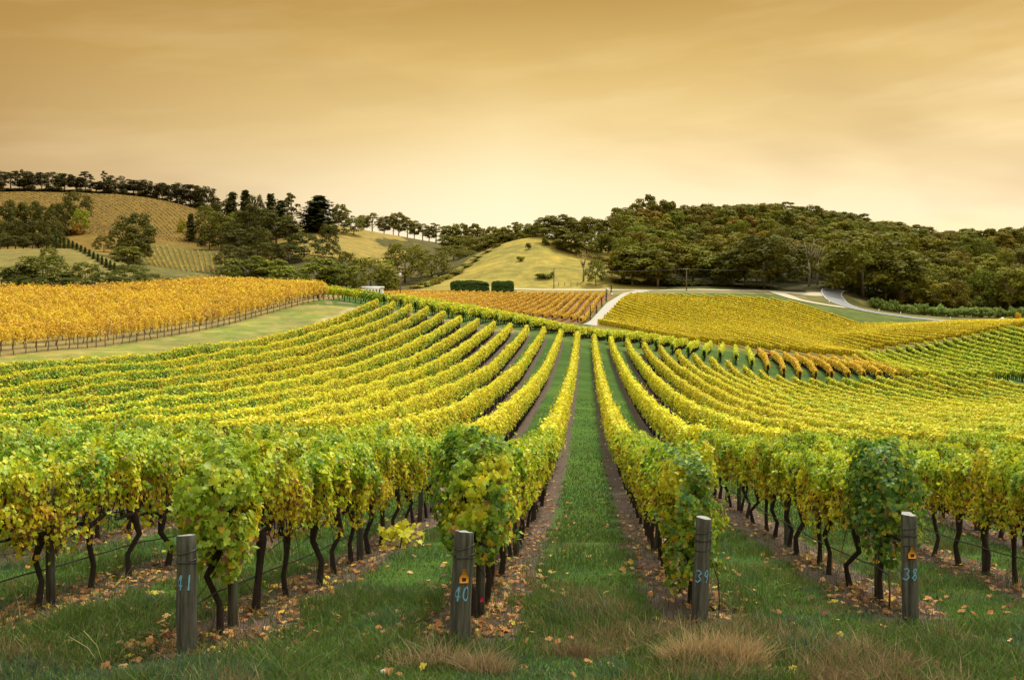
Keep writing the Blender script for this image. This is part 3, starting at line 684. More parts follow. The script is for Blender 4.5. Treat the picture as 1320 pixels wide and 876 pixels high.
for X in ROW_X:
    ds = max(8.2, d_start(X) + .75); nv = 0; d = ds; i = 0
    y = xy_at(X, ds)[1] + (.35 if round(X, 1) in POSTN else 0)
    yend = xy_at(X, D_IND)[1]
    if px_of(X, D_IND) < -120 or px_of(X, D_IND) > 1440: continue
    first_seen = None
    while y < yend - .4:
        dcur = -X * SA + y * CA; p = px_of(X, dcur)
        if -170 < p < 1490:
            nv += 1; vine_list.append((X, y, nv, i == 0))
        y += 1.1; i += 1
for q, (X, y, nv, first) in enumerate(vine_list):
    r = random.Random(q * 31 + 5); isend = first and round(X, 1) in POSTN
    tm, fm = (ENDV[list(POSTN).index(round(X, 1)) % 4] if isend else MID[r.randrange(12)])
    x = X + r.gauss(0, .03)
    if isend: lab = {"41": "yellowing end vine right behind post 41", "40": "green bushy end vine right behind post 40", "39": "large green leafy end vine hanging low beside post 39", "38": "big dark green end vine reaching over post 38"}[POSTN[round(X, 1)]]
    else: lab = f"yellowing grapevine, {nth(nv)} from the near end, {row_words(X)}"
    t = thing("grapevine", lab, "grapevine", (x, y, G1(x, y)), rz=r.choice((0, math.pi)) + r.gauss(0, .06), group="single grapevines in the near rows", scale=(1, 1, r.uniform(.96, 1.05)))
    if isend: t.rotation_euler.z = (0.2, 0.4, -.3, .1)[list(POSTN).index(round(X, 1))]
    obj("trunk", tm, t); fo = obj("foliage", fm, t)
    g = .85 + .3 * r.random()
    fo.color = (1.0, 1.0, 1, 1) if not isend else (1, 1, 1, 1)
# posts inside the near rows, drip hoses
for X in ROW_X:
    if abs(px_of(X, 20) - 660) > 900: continue
    y = xy_at(X, d_start(X) + 1.25)[1] if round(X, 1) in POSTN else xy_at(X, d_start(X) + 3.1)[1]
    n = 0
    while y < 40:
        d = -X * SA + y * CA; p = px_of(X, d)
        if -30 < p < 1350 and d > 9:
            n += 1
            o = obj("trellis_post", TP[(n + int(X * 10)) % 3], None, (X + .05, y, G1(X, y)), label=f"thin trellis post, {nth(n)} from the near end, {row_words(X)}", category="post", group="wooden trellis posts in the near rows")
            o.rotation_euler = (random.gauss(0, .02), random.gauss(0, .02), random.random() * 6)
        y += 5.6
for X, nm, y_off in ((-8.4, "the second row left of post 41", 0), (-6.0, "the first row left of post 41", 0), (-3.6, "the row behind post 41", .55), (3.6, "the row behind post 38", .55), (6.0, "the first row right of post 38", 0)):
    ya = xy_at(X, d_start(X) + y_off)[1]; b = MB(); pts = []
    for i, yy in enumerate(np.arange(ya, 30, .55)):
        pts.append((X - .04, yy, G1(X, yy) + .44 - .035 * abs(math.sin((yy - ya) * math.pi / 5.6)) + random.gauss(0, .006)))
    if y_off: pts[0] = (X - .04, ya, G1(X, ya) + .40)
    o0 = pts[0]; b.tube([(p[0] - o0[0], p[1] - o0[1], p[2] - o0[2]) for p in pts], .0095, 6)
    obj("drip_hose", b.mesh("drip_hose", M_HOSE, smooth=True), None, o0, label=f"black drip hose strung low along {nm}", category="hose", group="drip hoses along the near rows")
    if y_off:
        s = MB(); s.tube([(0, 0, -.1), (.01, 0, .2), (-.005, .01, .46)], [.012, .011, .010], 6)
        obj("stake", s.mesh("stake", M_RUST), None, (X - .04, ya - .02, G1(X, ya)), label=f"thin rusty stake holding the hose end {'at the left numbered post' if X < 0 else 'beside the rightmost numbered post'}", category="stake")

# ------------------------------------------------------------------ numbered end posts
DIG = {'4': [[(.72, 0), (.72, 1), (-.05, .30), (1.0, .30)]], '1': [[(.5, 0), (.5, 1)]], '0': [[(.5, 1), (.12, .8), (.05, .5), (.12, .2), (.5, 0), (.88, .2), (.95, .5), (.88, .8), (.5, 1)]],
       '3': [[(.05, .9), (.5, 1), (.9, .78), (.5, .53), (.95, .28), (.5, 0), (.02, .12)]], '9': [[(.92, .72), (.55, .45), (.1, .65), (.3, .97), (.75, .98), (.92, .72), (.8, .3), (.55, 0)]],
       '8': [[(.85, .85), (.5, 1), (.15, .8), (.5, .55), (.9, .25), (.5, 0), (.1, .22), (.45, .5), (.95, .95)]]}
def post(X, d, num, h, rad, tilt, tag, az_num, dz_num, seed):
    x, y = xy_at(X, d); z = G1(x, y); r = np.random.default_rng(seed)
    t = thing("end_post", f"thick weathered round timber post with {num} painted in pale blue" + (" under an orange tag" if tag else ""), "post", (x, y, z), group="numbered end posts")
    t.rotation_euler = (tilt[1], tilt[0], 0)
    nseg, nr = 28, 16; V = []; 
    lob = r.normal(0, .006, 6)
    def rr_(a, zz): return rad * (1.06 - .10 * zz / h) + sum(lob[k] * math.cos((k + 1) * a + k) for k in range(6)) * .7 + .004 * math.sin(zz * 9 + a * 3)
    zs = np.r_[np.linspace(-.25, h - .012, nr - 1), h]
    for i, zz in enumerate(zs):
        for k in range(nseg):
            a = 2 * math.pi * k / nseg; q = rr_(a, zz) * (.93 if i == nr - 1 else 1); slope = .012 * math.cos(a + seed) if i >= nr - 2 else 0
            V.append((q * math.cos(a), q * math.sin(a), zz + slope))
    fs = [(i * nseg + k, i * nseg + (k + 1) % nseg, (i + 1) * nseg + (k + 1) % nseg, (i + 1) * nseg + k) for i in range(nr - 1) for k in range(nseg)]
    b = MB(); b.add(V, fs); obj("timber", b.mesh("post_timber", M_POST, smooth=True), t)
    c = MB(); c.add(V[-nseg:], [tuple(range(nseg))]); obj("top_face", c.mesh("post_top", M_GRAIN), t)
    for zz, tl in ((h - .14, .02), (h - .235, -.012), (h - .225, .016)) + (((h - .33, .01),) if num in ("39", "38") else ()):
        wv = MB(); ring = [((rr_(a, zz) + .0035) * math.cos(a), (rr_(a, zz) + .0035) * math.sin(a), zz + tl * math.sin(a + 1)) for a in np.linspace(0, 2 * math.pi, 30)]
        wv.tube(ring, .0052, 5); obj("wire_wrap", wv.mesh("wire_wrap", M_WIRE), t)
    # painted number wraps the side that faces the viewer
    nb = MB(); fa = math.atan2(-y, -x) + az_num; dw, dh, gap = .056, .128, .024
    x0 = -(len(num) * dw + (len(num) - 1) * gap) / 2
    for ci, ch in enumerate(num):
        for st in DIG[ch]:
            for si, (a0, a1) in enumerate(zip(st[:-1], st[1:])):
                P = np.array([(a0[0] + (a1[0] - a0[0]) * q, a0[1] + (a1[1] - a0[1]) * q) for q in np.linspace(-.04, 1.04, 6)]) * (dw, dh) + (x0 + ci * (dw + gap), dz_num)
                P[:, 0] += .08 * (P[:, 1] - dz_num); P += r.normal(0, .0008, P.shape); tn = P[-1] - P[0]; tn = tn / np.linalg.norm(tn); nrm = np.array((-tn[1], tn[0]))
                hw = .0066 * (1 + .25 * np.sin(np.arange(6) * 1.9 + ci + si)); Vn = []
                for e in (-1, 1):
                    for p, w_ in zip(P, hw):
                        s_, zz = p + e * nrm * w_; an = fa + s_ / rad; q = rr_(an % (2 * math.pi), zz) + .0035 + .0005 * si; Vn.append((q * math.cos(an), q * math.sin(an), zz))
                nb.add(Vn, [(i, i + 1, 7 + i, 6 + i) for i in range(5)])
    obj("painted_number", nb.mesh("painted_number", M_BLUE), t)
    if tag:                     # hanging ear-shaped tag with a dark patch standing in for its hole
        tb = MB(); out2 = [(-.042, 0), (.042, 0), (.046, .05), (.02, .082), (.012, .13), (-.012, .13), (-.02, .082), (-.046, .05)]
        an = fa + .22; dirv = np.array((math.cos(an), math.sin(an), 0)); rt = np.array((-math.sin(an), math.cos(an), 0)); zt_ = tag
        q0 = rad * 1.0 + .012
        Vt = [tuple(dirv * (q0 + e) + rt * u_ + np.array((0, 0, zt_ + v_))) for e in (0, .005) for u_, v_ in out2]
        tb.add(Vt, [tuple(range(8)), tuple(range(15, 7, -1))] + [(i, (i + 1) % 8, 8 + (i + 1) % 8, 8 + i) for i in range(8)])
        tg = obj("tag", tb.mesh("tag", M_TAG), t)
        mb = MB(); Vm = [tuple(dirv * (q0 + .0075) + rt * u_ + np.array((0, 0, zt_ + v_))) for u_, v_ in ((-.018, .016), (.018, .016), (.02, .05), (-.02, .05))]
        mb.add(Vm, [(0, 1, 2, 3)]); obj("tag_hole_patch", mb.mesh("tag_hole_patch", M_DARK), tg)
    return t
post(-3.6, 8.9, "41", 1.09, .083, (0.0, 0.01), None, -.30, .62, 1)
post(-1.2, 9.33, "40", 1.10, .083, (.045, 0.0), .64, -.02, .47, 2)
post(1.2, 10.5, "39", 1.11, .088, (.045, 0.01), None, .16, .44, 3)
post(3.6, 10.95, "38", 1.18, .082, (-.015, 0.0), .71, .14, .465, 4)

# ------------------------------------------------------------------ ground cover
def in_strip(x, y):
    f = np.abs(((x - 1.2) / 2.4 + 200.5) % 1 - .5) * 2.4; lt, dp = toLD(x, y)
    return (f + (vnoise(x * 2, y * 2, 77) - .5) * .5 < .5) & (dp > d_start(x) - .2)
def blades(name, x, y, h, wd, cols, r, lean=.35, label=None, z=None, extra=None):
    n = len(x); z = G(x, y) if z is None else z; a = r.uniform(0, 2 * math.pi, n); bx, by = np.cos(a), np.sin(a)
    la = r.uniform(0, 2 * math.pi, n); lm = np.abs(r.normal(0, lean, n)) * h; lx, ly = np.cos(la) * lm, np.sin(la) * lm
    if extra is not None: lx = lx + extra[0] * h; ly = ly + extra[1] * h
    b = np.stack([x, y, z - .02], -1); wv = np.stack([bx * wd, by * wd, np.zeros(n)], -1)
    mid_ = b + np.stack([lx * .3, ly * .3, h * .58], -1); tip = b + np.stack([lx, ly, h], -1)
    V = np.stack([b - wv, b + wv, mid_ + wv * .8, mid_ - wv * .8, tip + wv * .12, tip - wv * .12], 1)
    o = V.reshape(-1, 3)[0].copy() * 0
    i = np.arange(n)[:, None] * 6; Q = np.stack([np.hstack([i, i + 1, i + 2, i + 3]), np.hstack([i + 3, i + 2, i + 4, i + 5])], 1).reshape(-1, 4)
    return quads_mesh(name, V.reshape(-1, 3), Q, M_GRASS, fcol=np.repeat(cols, 2, axis=0))
def scatter(n, d0, d1, r, pw=1.0, pad=120):
    u = r.random(n); d = (d0 ** (1 - pw) + u * (d1 ** (1 - pw) - d0 ** (1 - pw))) ** (1 / (1 - pw)) if pw != 1 else d0 * (d1 / d0) ** u
    p = r.uniform(-pad, 1320 + pad, n); x, y = W(p, d); return x, y, d
def grass_cols(x, y, d, r):
    n = len(x); dry = vnoise(x * .8, y * .8, 41) * .6 + vnoise(x * 2.5, y * 2.5, 42) * .4 + .07 * np.exp(-((x + .1) / .9) ** 2) * sstep(11.5, 9, d); u = r.random(n)
    g = np.array((.098, .172, .034)) * (1 - vnoise(x * .5, y * .5, 44)[:, None] * .35) + np.array((-.01, .0, .03)) * (vnoise(x * 1.4, y * 1.4, 45) > .62)[:, None]
    g = np.where((u < .22)[:, None], (.15, .21, .035), g)
    isdry = (dry + .40 * (u - .5) > .83)
    g = np.where((r.random(n) < .13)[:, None], np.array((.19, .15, .085)), g)
    c = np.where(isdry[:, None], np.array((.24, .17, .085)) * (.7 + .6 * r.random((n, 1))), g)
    return np.clip(c * (.7 + .6 * r.random((n, 1))), 0, 1), isdry
r = np.random.default_rng(3)
x, y, d = scatter(260000, 7.2, 19, r, 1.6); k = ~(in_strip(x, y) & (r.random(len(x)) < .9)); x, y, d = x[k], y[k], d[k]
c, dry = grass_cols(x, y, d, r); h = r.uniform(.05, .13, len(x)) * (.35 + 1.5 * vnoise(x * 1.2, y * 1.2, 47) * (.5 + vnoise(x * 3.1, y * 3.1, 48))); h = np.where(dry, h * 1.25, h)
obj("grass", blades("grass", x, y, h, r.uniform(.003, .0058, len(x)), c, r, .6), kind="stuff", label="short green and straw coloured grass of the foreground headland", category="grass")
x, y, d = scatter(150000, 18, 75, r, 1.9, 30); k = ~in_strip(x, y) & (x > -22) & (x < 22); x, y, d = x[k], y[k], d[k]
c, dry = grass_cols(x, y, d, r); h = r.uniform(.05, .10, len(x))
obj("grass", blades("grass", x, y, h, .0004 * d + .002, c, r, .5), kind="stuff", label="mown green grass in the aisles between the vine rows", category="grass")
# weeds and dry stubble in the strips
x, y, d = scatter(50000, 8.6, 30, r, 1.6, 40); k = in_strip(x, y) & (r.random(len(x)) < .8); x, y, d = x[k], y[k], d[k]
cs = np.where((r.random(len(x)) < .8)[:, None], np.array((.17, .125, .10)), np.array((.09, .13, .04))) * (.6 + .7 * r.random((len(x), 1)))
obj("dead_weeds", blades("dead_weeds", x, y, r.uniform(.04, .16, len(x)), r.uniform(.003, .005, len(x)), cs, r, .7), kind="stuff", label="grey brown dead weeds under the near vine rows", category="weeds")
# fallen leaves
n = 9500; x, y, d = scatter(n, 8.6, 42, r, 1.5, 40)
kx = np.round((x - 1.2) / 2.4) * 2.4 + 1.2; x = kx + np.clip(r.normal(0, .36, n), -.95, .95); y2 = y
lt, dp = toLD(x, y); k = (dp > d_start(x) + .1) & (dp < 45) & (vnoise(x * 1.1, y * 1.1, 55) + .3 * r.random(n) > .42); x, y, dp = x[k], y[k], dp[k]
xx, yy, dx = scatter(420, 8.2, 16, r, 1.5); x = np.r_[x, xx]; y = np.r_[y, yy]; dp = np.r_[dp, dx]
n = len(x); C = np.stack([x, y, G(x, y) + r.uniform(.015, .05, n)], -1); nor = np.stack([r.normal(0, .35, n), r.normal(0, .35, n), np.ones(n)], -1)
u = r.random((n, 1)); lc = np.where(u < .45, (.38, .17, .055), np.where(u < .66, (.46, .28, .12), np.where(u < .76, (.58, .43, .06), (.15, .07, .035)))) * (.65 + .55 * r.random((n, 1)))
obj("fallen_leaves", leaf_cloud("fallen_leaves", C, nor, r.uniform(.05, .095, n), lc, r, M_LITTER), kind="stuff", label="orange and brown fallen vine leaves under the near rows", category="fallen leaves")
# straw tufts
def tuft(px, d, rx, h, n, label, seed, colr=(.46, .33, .16)):
    r = np.random.default_rng(seed); x0, y0 = W(px, d); a = r.uniform(0, 6.283, n); q = np.sqrt(r.random(n)); k = r.integers(0, 6, n); ox = r.normal(0, .42, 6)[k]; oy = r.normal(0, .3, 6)[k]; hs = r.uniform(.6, 1.1, 6)[k]; x = x0 + (np.cos(a) * q * .62 + ox) * rx; y = y0 + (np.sin(a) * q * .62 + oy) * rx * .6
    hh = h * hs * (1 - .45 * q ** 2) * r.uniform(.4, 1.2, n); cols = np.array(colr) * (.5 + .75 * r.random((n, 1))); ex = (np.cos(a) * q * .55, np.sin(a) * q * .4)
    me = blades("dry_grass_tuft", x - x0, y - y0, hh, r.uniform(.0025, .0045, n), cols, r, .55, z=G(x, y) - G1(x0, y0), extra=ex)
    obj("dry_grass_tuft", me, None, (float(x0), float(y0), G1(x0, y0)), label=label, category="grass tuft", group="straw coloured grass tufts in front of the posts")
tuft(905, 8.75, .36, .34, 2000, "dense brown dry grass tuft in front of post 39", 1)
tuft(592, 8.55, .40, .28, 1300, "straw coloured dry grass tuft at the foot of post 40", 2, (.34, .25, .13))
tuft(742, 9.0, .40, .24, 520, "thin reddish dry grass tuft in the middle of the foreground grass", 3, (.25, .16, .09))
tuft(985, 8.35, .35, .18, 420, "low pale dry grass tuft right of the dense brown one", 4, (.42, .32, .17))
tuft(60, 8.5, .34, .12, 700, "sparse grey dry grass tuft in the bottom left corner", 5, (.2, .16, .10))
# tall thin stalks bottom left
for i, (p, d, h_, lx) in enumerate(((135, 8.5, .30, -.20), (148, 8.45, .24, .16), (128, 8.6, .22, -.28), (215, 9.0, .36, .2))):
    x0, y0 = W(p, d); b = MB(); b.tube([(0, 0, -.02), (lx * .35, 0, h_ * .6), (lx, 0.02, h_)], [.004, .003, .0018], 5, (.42, .36, .16))
    me = b.mesh("dry_stalk", M_GRASS); obj("dry_stalk", me, None, (float(x0), float(y0), G1(x0, y0)), label=["longest pale stalk leaning left in the bottom left grass", "pale stalk leaning right in the bottom left grass", "short pale stalk leaning far left in the bottom left grass", "yellow stalk leaning right beside post 41"][i], category="stalk", group="dry stalks in the foreground")
def stone(px, d, s, label, seed):
    r = np.random.default_rng(seed); import bmesh
    bm = bmesh.new(); bmesh.ops.create_icosphere(bm, subdivisions=2, radius=1)
    for v in bm.verts:
        f = .8 + .4 * vnoise(v.co.x * 1.5 + seed, v.co.y * 1.5 + v.co.z, seed); v.co *= float(f); v.co.x *= s; v.co.y *= s * .8; v.co.z *= s * .6
    me = bpy.data.meshes.new("stone"); bm.to_mesh(me); bm.free(); me.materials.append(M_STONE); x0, y0 = W(px, d)
    obj("stone", me, None, (float(x0), float(y0), G1(x0, y0) + s * .35), label=label, category="stone")
stone(377, 8.95, .038, "small pale stone in the grass between posts 41 and 40", 3)
stone(497, 8.33, .05, "pale flat stone at the bottom edge left of post 40", 4)
x0, y0 = W(619, 10.0); b = MB(); b.add([(0, 0, 0), (.03, .01, .0), (.035, .0, .03), (.005, .02, .035), (.02, -.02, .055), (.045, .01, .05)], [(0, 1, 2, 3), (3, 2, 5, 4)])
obj("plastic_ribbon", b.mesh("plastic_ribbon", M_PINK), None, (float(x0), float(y0), G1(x0, y0) + .30), label="bright pink plastic ribbon beside the trellis post behind post 40", category="ribbon")
# small low shoot between the rows, curved cane beside post 39
r = np.random.default_rng(9); x0, y0 = W(516, 17.2); n = 90; C = r.normal(0, 1, (n, 3)) * (.17, .15, .10) + (0, 0, .22)
t = thing("vine_sucker", "small low yellow vine shoot on the ground beside the row of post 41", "vine shoot", (float(x0), float(y0), G1(x0, y0)))
obj("foliage", leaf_cloud("vine_shoot_leaves", C, r.normal(0, .5, (n, 3)) + (0, -.5, .8), r.uniform(.08, .13, n), YEL * r.uniform(.7, 1.1, (n, 1)), r), t)
b = MB(); b.tube([(0, 0, 0), (.02, 0, .12), (0, .02, .24)], [.012, .009, .006], 5); obj("stem", b.mesh("vine_shoot_stem", M_VBARK), t)
x0, y0 = W(926, 10.6); b = MB(); b.tube([(0, 0, -.02), (.012, 0, .18), (-.0, 0, .42), (-.07, 0, .62), (-.2, .1, .8)], [.007, .007, .006, .005, .004], 5)
obj("bare_cane", b.mesh("bare_cane", M_VBARK), None, (float(x0), float(y0), G1(x0, y0)), label="bare curved vine cane standing right of post 39", category="cane")

# ------------------------------------------------------------------ trees
def cloud_leaves(C, nor, size, cols, r, name):
    n = len(C); nor = nor + r.normal(0, .32, (n, 3)); nor /= np.linalg.norm(nor, axis=1, keepdims=True)
    e1 = np.cross(nor, r.normal(0, 1, (n, 3))); e1 /= np.linalg.norm(e1, axis=1, keepdims=True); e2 = np.cross(nor, e1)
    e1 = e1 * size[:, None]; e2 = e2 * size[:, None] * .7
    V = np.stack([C - e1, C - e2, C + e1, C + e2], 1).reshape(-1, 3)
    return quads_mesh(name, V, np.arange(n * 4), M_TREE, fcol=cols)
def make_tree(kind, seed):
    """unit-height tree: wood mesh, crown mesh"""
    r = np.random.default_rng(seed); wood = MB(); C = []; Nn = []; Sz = []; Cl = []
    def clump(c, rad, n, flat=.75, base=(.185, .172, .028), s=.024):
        v = r.normal(0, 1, (n, 3)); v /= np.linalg.norm(v, axis=1, keepdims=True); v[:, 2] = np.where(v[:, 2] < -.35, -v[:, 2], v[:, 2])
        q = 1 - .45 * r.random(n) ** 2; lump = .75 + .5 * vnoise(v[:, 0] * 2.4 + c[0] * 9 + seed, v[:, 1] * 2.4 + v[:, 2] * 2.1 + c[2] * 9, seed)
        p = v * (q * lump)[:, None] * rad * (1, 1, flat) + c
        tone = r.uniform(.78, 1.25); C.append(p); Nn.append(v + (0, 0, .35)); Sz.append(s * r.uniform(.6, 1.35, n)); Cl.append(np.array(base) * tone * (.85 + .3 * r.random((n, 1))))
    if kind == 'gum':
        hh = r.uniform(.50, .62); wood.tube([(0, 0, -.03), (r.normal(0, .01), 0, .2), (r.normal(0, .02), r.normal(0, .02), .42), (r.normal(0, .03), r.normal(0, .03), hh)], [.024, .019, .015, .010], 6)
        nc = 24
        for i in range(nc):
            a = i * 2.4 + r.normal(0, .4); z = .24 + .69 * (i + .5) / nc + r.normal(0, .03); q = .31 * math.sqrt(max(.04, 1 - ((z - .56) / .46) ** 2)) * r.uniform(.45, 1.08)
            c = np.array([math.cos(a) * q, math.sin(a) * q, z]); wood.tube([(0, 0, z * .55), c * (.55, .55, .0) + (0, 0, z * .84), c - (0, 0, .01)], [.009, .006, .003], 4, cap=False)
            clump(c, r.uniform(.10, .16), 165, .74)
    elif kind == 'open':        # thin gum with bare limbs and separate leaf tufts
        wood.tube([(0, 0, -.03), (.01, 0, .3), (.0, .01, .6), (.02, 0, .85)], [.020, .016, .011, .005], 6)
        for i in range(15):
            a = i * 2.4 + r.normal(0, .5); z = .36 + .60 * i / 14; q = .26 * r.uniform(.5, 1) * (1.1 - .6 * (i / 14)); c = np.array([math.cos(a) * q, math.sin(a) * q, z])
            wood.tube([(0, 0, z * .6), c * (.5, .5, 0) + (0, 0, z * .85), c], [.009, .006, .003], 4, cap=False); clump(c, r.uniform(.065, .11), 100, .65)
    elif kind == 'round':       # dense broad crown down to the ground
        wood.tube([(0, 0, -.03), (0, 0, .2), (.01, 0, .5)], [.022, .018, .012], 6)
        for i in range(26):
            a = i * 2.4; z = .16 + .74 * ((i * 7) % 26 + .5) / 26; q = .46 * math.sqrt(max(.03, 1 - ((z - .42) / .55) ** 2)) * r.uniform(.6, 1.0)
            clump(np.array([math.cos(a) * q, math.sin(a) * q, z]), r.uniform(.12, .18), 130, .8)
    elif kind == 'pine':
        wood.tube([(0, 0, -.03), (0, 0, .5), (0, 0, .97)], [.022, .015, .004], 6)
        for i in range(34):
            z = .08 + .9 * i / 34; q = .24 * (1 - z) ** .75 * r.uniform(.6, 1.2) + .012; nb = 5
            for k in range(nb):
                a = k * 6.283 / nb + i * .9 + r.normal(0, .5); qq = q * r.uniform(.45, 1.35)
                n = 22; f = r.random(n) ** .7; p = np.stack([np.cos(a) * f * qq + r.normal(0, .012, n), np.sin(a) * f * qq + r.normal(0, .012, n), z - .10 * f * qq / .24 + .07 * f ** 2 * qq / .2 + r.normal(0, .010, n)], -1)
                C.append(p); Nn.append(np.tile((math.cos(a) * .6, math.sin(a) * .6, .8), (n, 1))); Sz.append(r.uniform(.014, .028, n)); Cl.append(np.array((.095, .095, .024)) * r.uniform(.7, 1.3, (n, 1)))
    elif kind == 'pencil':
        wood.tube([(0, 0, -.03), (0, 0, .9)], [.02, .006], 5)
        for i in range(16):
            z = .06 + .88 * i / 15; clump(np.array([r.normal(0, .008), r.normal(0, .008), z]), .075 * (1.05 - z) ** .5 + .012, 46, 1.3, (.03, .048, .018), .018)
    elif kind == 'bush':
        wood.tube([(0, 0, -.05), (0, 0, .5)], [.05, .02], 5)
        for i in range(12):
            a = i * 2.4; q = .5 * math.sqrt((i + .3) / 12); clump(np.array([math.cos(a) * q, math.sin(a) * q, .10 + .52 * r.random() * (1.1 - q)]), r.uniform(.22, .33), 100, .9, s=.055)
    elif kind == 'bare':        # pale dead gum
        wood.tube([(0, 0, -.03), (.01, 0, .3), (-.01, 0, .55)], [.03, .024, .018], 6)
        for i in range(9):
            a = i * 2.4; q = .05 + .16 * r.random(); z = .75 + .25 * r.random(); m_ = (math.cos(a) * q * .5, math.sin(a) * q * .5, .5 + (z - .5) * .5)
            wood.tube([(0, 0, .42 + .02 * i), m_, (math.cos(a) * q, math.sin(a) * q, z)], [.014, .009, .004], 4)
        for i in range(4):
            a = i * 1.7; clump(np.array([math.cos(a) * .13, math.sin(a) * .13, .8 + .05 * i]), .06, 30, .6)
    tw = wood.mesh("tree_trunk", M_GUM if kind in ('gum', 'open', 'bare') else M_BARK)
    tc_ = cloud_leaves(np.vstack(C), np.vstack(Nn), np.concatenate(Sz), np.vstack(Cl), r, "tree_crown")
    return tw, tc_
KN = dict(gum=6, open=4, round=5, pine=4, pencil=2, bush=4, bare=1)
PROTO = {k: [make_tree(k, 700 + 13 * i + len(k)) for i in range(n)] for k, n in KN.items()}
HW = dict(gum=.40, open=.33, round=.60, pine=.25, pencil=.085, bush=.78, bare=.30)    # half width of the unit tree
NAMES = dict(gum=("eucalyptus_tree", "eucalyptus"), open=("eucalyptus_tree", "eucalyptus"), round=("broadleaf_tree", "tree"), pine=("pine_tree", "pine"), pencil=("pencil_pine", "pencil pine"), bush=("bush", "bush"), bare=("dead_tree", "dead tree"))
tcount = 0
def tree(kind, px, top, width, d, label, group=None, tint=(1, 1, 1), bh=None, sink=.0):
    """top: photo row of the top; width in photo pixels; stands on the ground at depth d"""
    global tcount; tcount += 1; r = random.Random(tcount * 17)
    x, y = W(px, d); x, y = float(x), float(y); z = G1(x, y) - sink; h = max(1.0, ZC + (HY - top) * d / F - z)
    if kind == 'bush' and bh: h = bh * d / F
    hwid = width * d / F / 2 * (1.75 if kind == 'pine' and width > 14 else 1.4 if kind in ('gum', 'round') and 'skyline' not in label and d < 720 else 1.15)
    s = hwid / HW[kind]
    tw, tcn = r.choice(PROTO[kind]); nm, cat = NAMES[kind]
    t = thing(nm, label, cat, (x, y, z), rz=r.uniform(0, 6.28), group=group, scale=(s, s, h))
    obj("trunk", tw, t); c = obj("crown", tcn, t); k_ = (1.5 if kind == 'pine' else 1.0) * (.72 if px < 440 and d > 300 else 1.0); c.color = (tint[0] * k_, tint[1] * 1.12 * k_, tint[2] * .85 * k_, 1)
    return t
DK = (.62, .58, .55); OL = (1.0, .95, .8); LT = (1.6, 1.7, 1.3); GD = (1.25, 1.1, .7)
# gum line on the left ridge
ridge = [(2, 222), (12, 219), (22, 221), (33, 223), (44, 221), (54, 222), (66, 223), (76, 222), (86, 224), (100, 226), (110, 224), (122, 227), (131, 221), (141, 229), (150, 228), (160, 232), (170, 233), (180, 232), (190, 234), (200, 233), (209, 236), (218, 234), (228, 237), (238, 237), (247, 238), (256, 240), (266, 243), (275, 247)]
for i, (p, tp) in enumerate(ridge):
    tp += (0, 5, -2, 7, 1, 3, -1, 8)[i * 5 % 8] - 1; p += (0, 3, -2, 2, -3)[i * 3 % 5]
    tree('open' if i in (1, 5, 10, 12, 19, 23) else 'round' if i % 4 == 2 else 'gum', p, tp, (22, 27, 18, 24, 30)[i % 5] * (.7 if i == 12 else 1), 815 + (i * 37) % 20, f"dark gum tree in the line along the left ridge, {nth(i + 1)} from the left", "gum trees along the left ridge", (.42, .34, .30))
# dark wood left of the house
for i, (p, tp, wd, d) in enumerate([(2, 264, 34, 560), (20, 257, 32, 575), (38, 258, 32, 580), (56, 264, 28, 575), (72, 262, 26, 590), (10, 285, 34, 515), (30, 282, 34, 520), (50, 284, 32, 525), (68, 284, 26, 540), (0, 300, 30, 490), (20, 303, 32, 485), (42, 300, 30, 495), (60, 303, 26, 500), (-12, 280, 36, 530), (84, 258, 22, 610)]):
    tree('round', p, tp, wd, d, "dark dense tree in the wood on the far left slope", "dark trees of the left wood", DK)
tree('round', 98, 246, 36, 625, "big dark rounded tree on the hillside above the small white house", None, (.7, .62, .55))
tree('round', 104, 269, 20, 600, "pale lime rounded tree beside the small white house", None, (2.0, 2.0, 1.2))
tree('bush', 98, 283, 22, 592, "reddish brown shrub in front of the small white house", None, (1.8, .9, .7))
tree('bush', 86, 286, 14, 590, "dark shrub at the left end of the small white house", None, (.8, .7, .6))
for i in range(15):
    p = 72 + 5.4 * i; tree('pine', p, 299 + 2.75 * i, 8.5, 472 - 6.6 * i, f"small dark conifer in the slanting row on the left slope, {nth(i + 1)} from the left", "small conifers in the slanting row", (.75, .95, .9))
tree('round', 134, 303, 24, 500, "olive rounded tree standing alone between the conifer row and the big dark tree", None, (.95, .85, .7))
tree('round', 172, 273, 48, 440, "large dark tree alone on the left hillside", None, (.62, .6, .6))
tree('gum', 180, 291, 34, 430, "pale stemmed gum tree in front of the large dark hillside tree", None, (.9, .85, .75))
tree('gum', 165, 317, 36, 400, "olive gum tree at the foot of the large dark hillside tree", None, (1.1, 1.05, .8))
tree('round', 168, 341, 44, 335, "low dark rounded tree behind the golden vines, under the hillside gum", None, (.8, .9, .75))
for i, (p, tp, wd, d) in enumerate([(25, 343, 46, 330), (55, 328, 62, 335), (2, 350, 34, 325), (80, 350, 30, 325), (110, 337, 34, 330), (133, 350, 26, 325), (150, 356, 30, 320), (195, 352, 26, 325), (212, 358, 28, 322), (236, 359, 26, 325), (255, 358, 24, 330), (40, 356, 40, 318), (95, 358, 34, 318), (62, 318, 22, 380)]):
    tree('round' if i % 3 else 'gum', p, tp, wd, d, f"dull green tree behind the golden vines on the left, {nth(1 + sorted([25,55,2,80,110,133,150,195,212,236,255,40,95,62]).index(p))} from the left edge", "trees behind the golden vines", [(.75, .85, .7), (.9, .95, .75), (.65, .75, .65)][i % 3])
tree('pine', 246, 274, 15, 610, "small pointed conifer on the hill left of the pine wood", None, (.8, .75, .7))
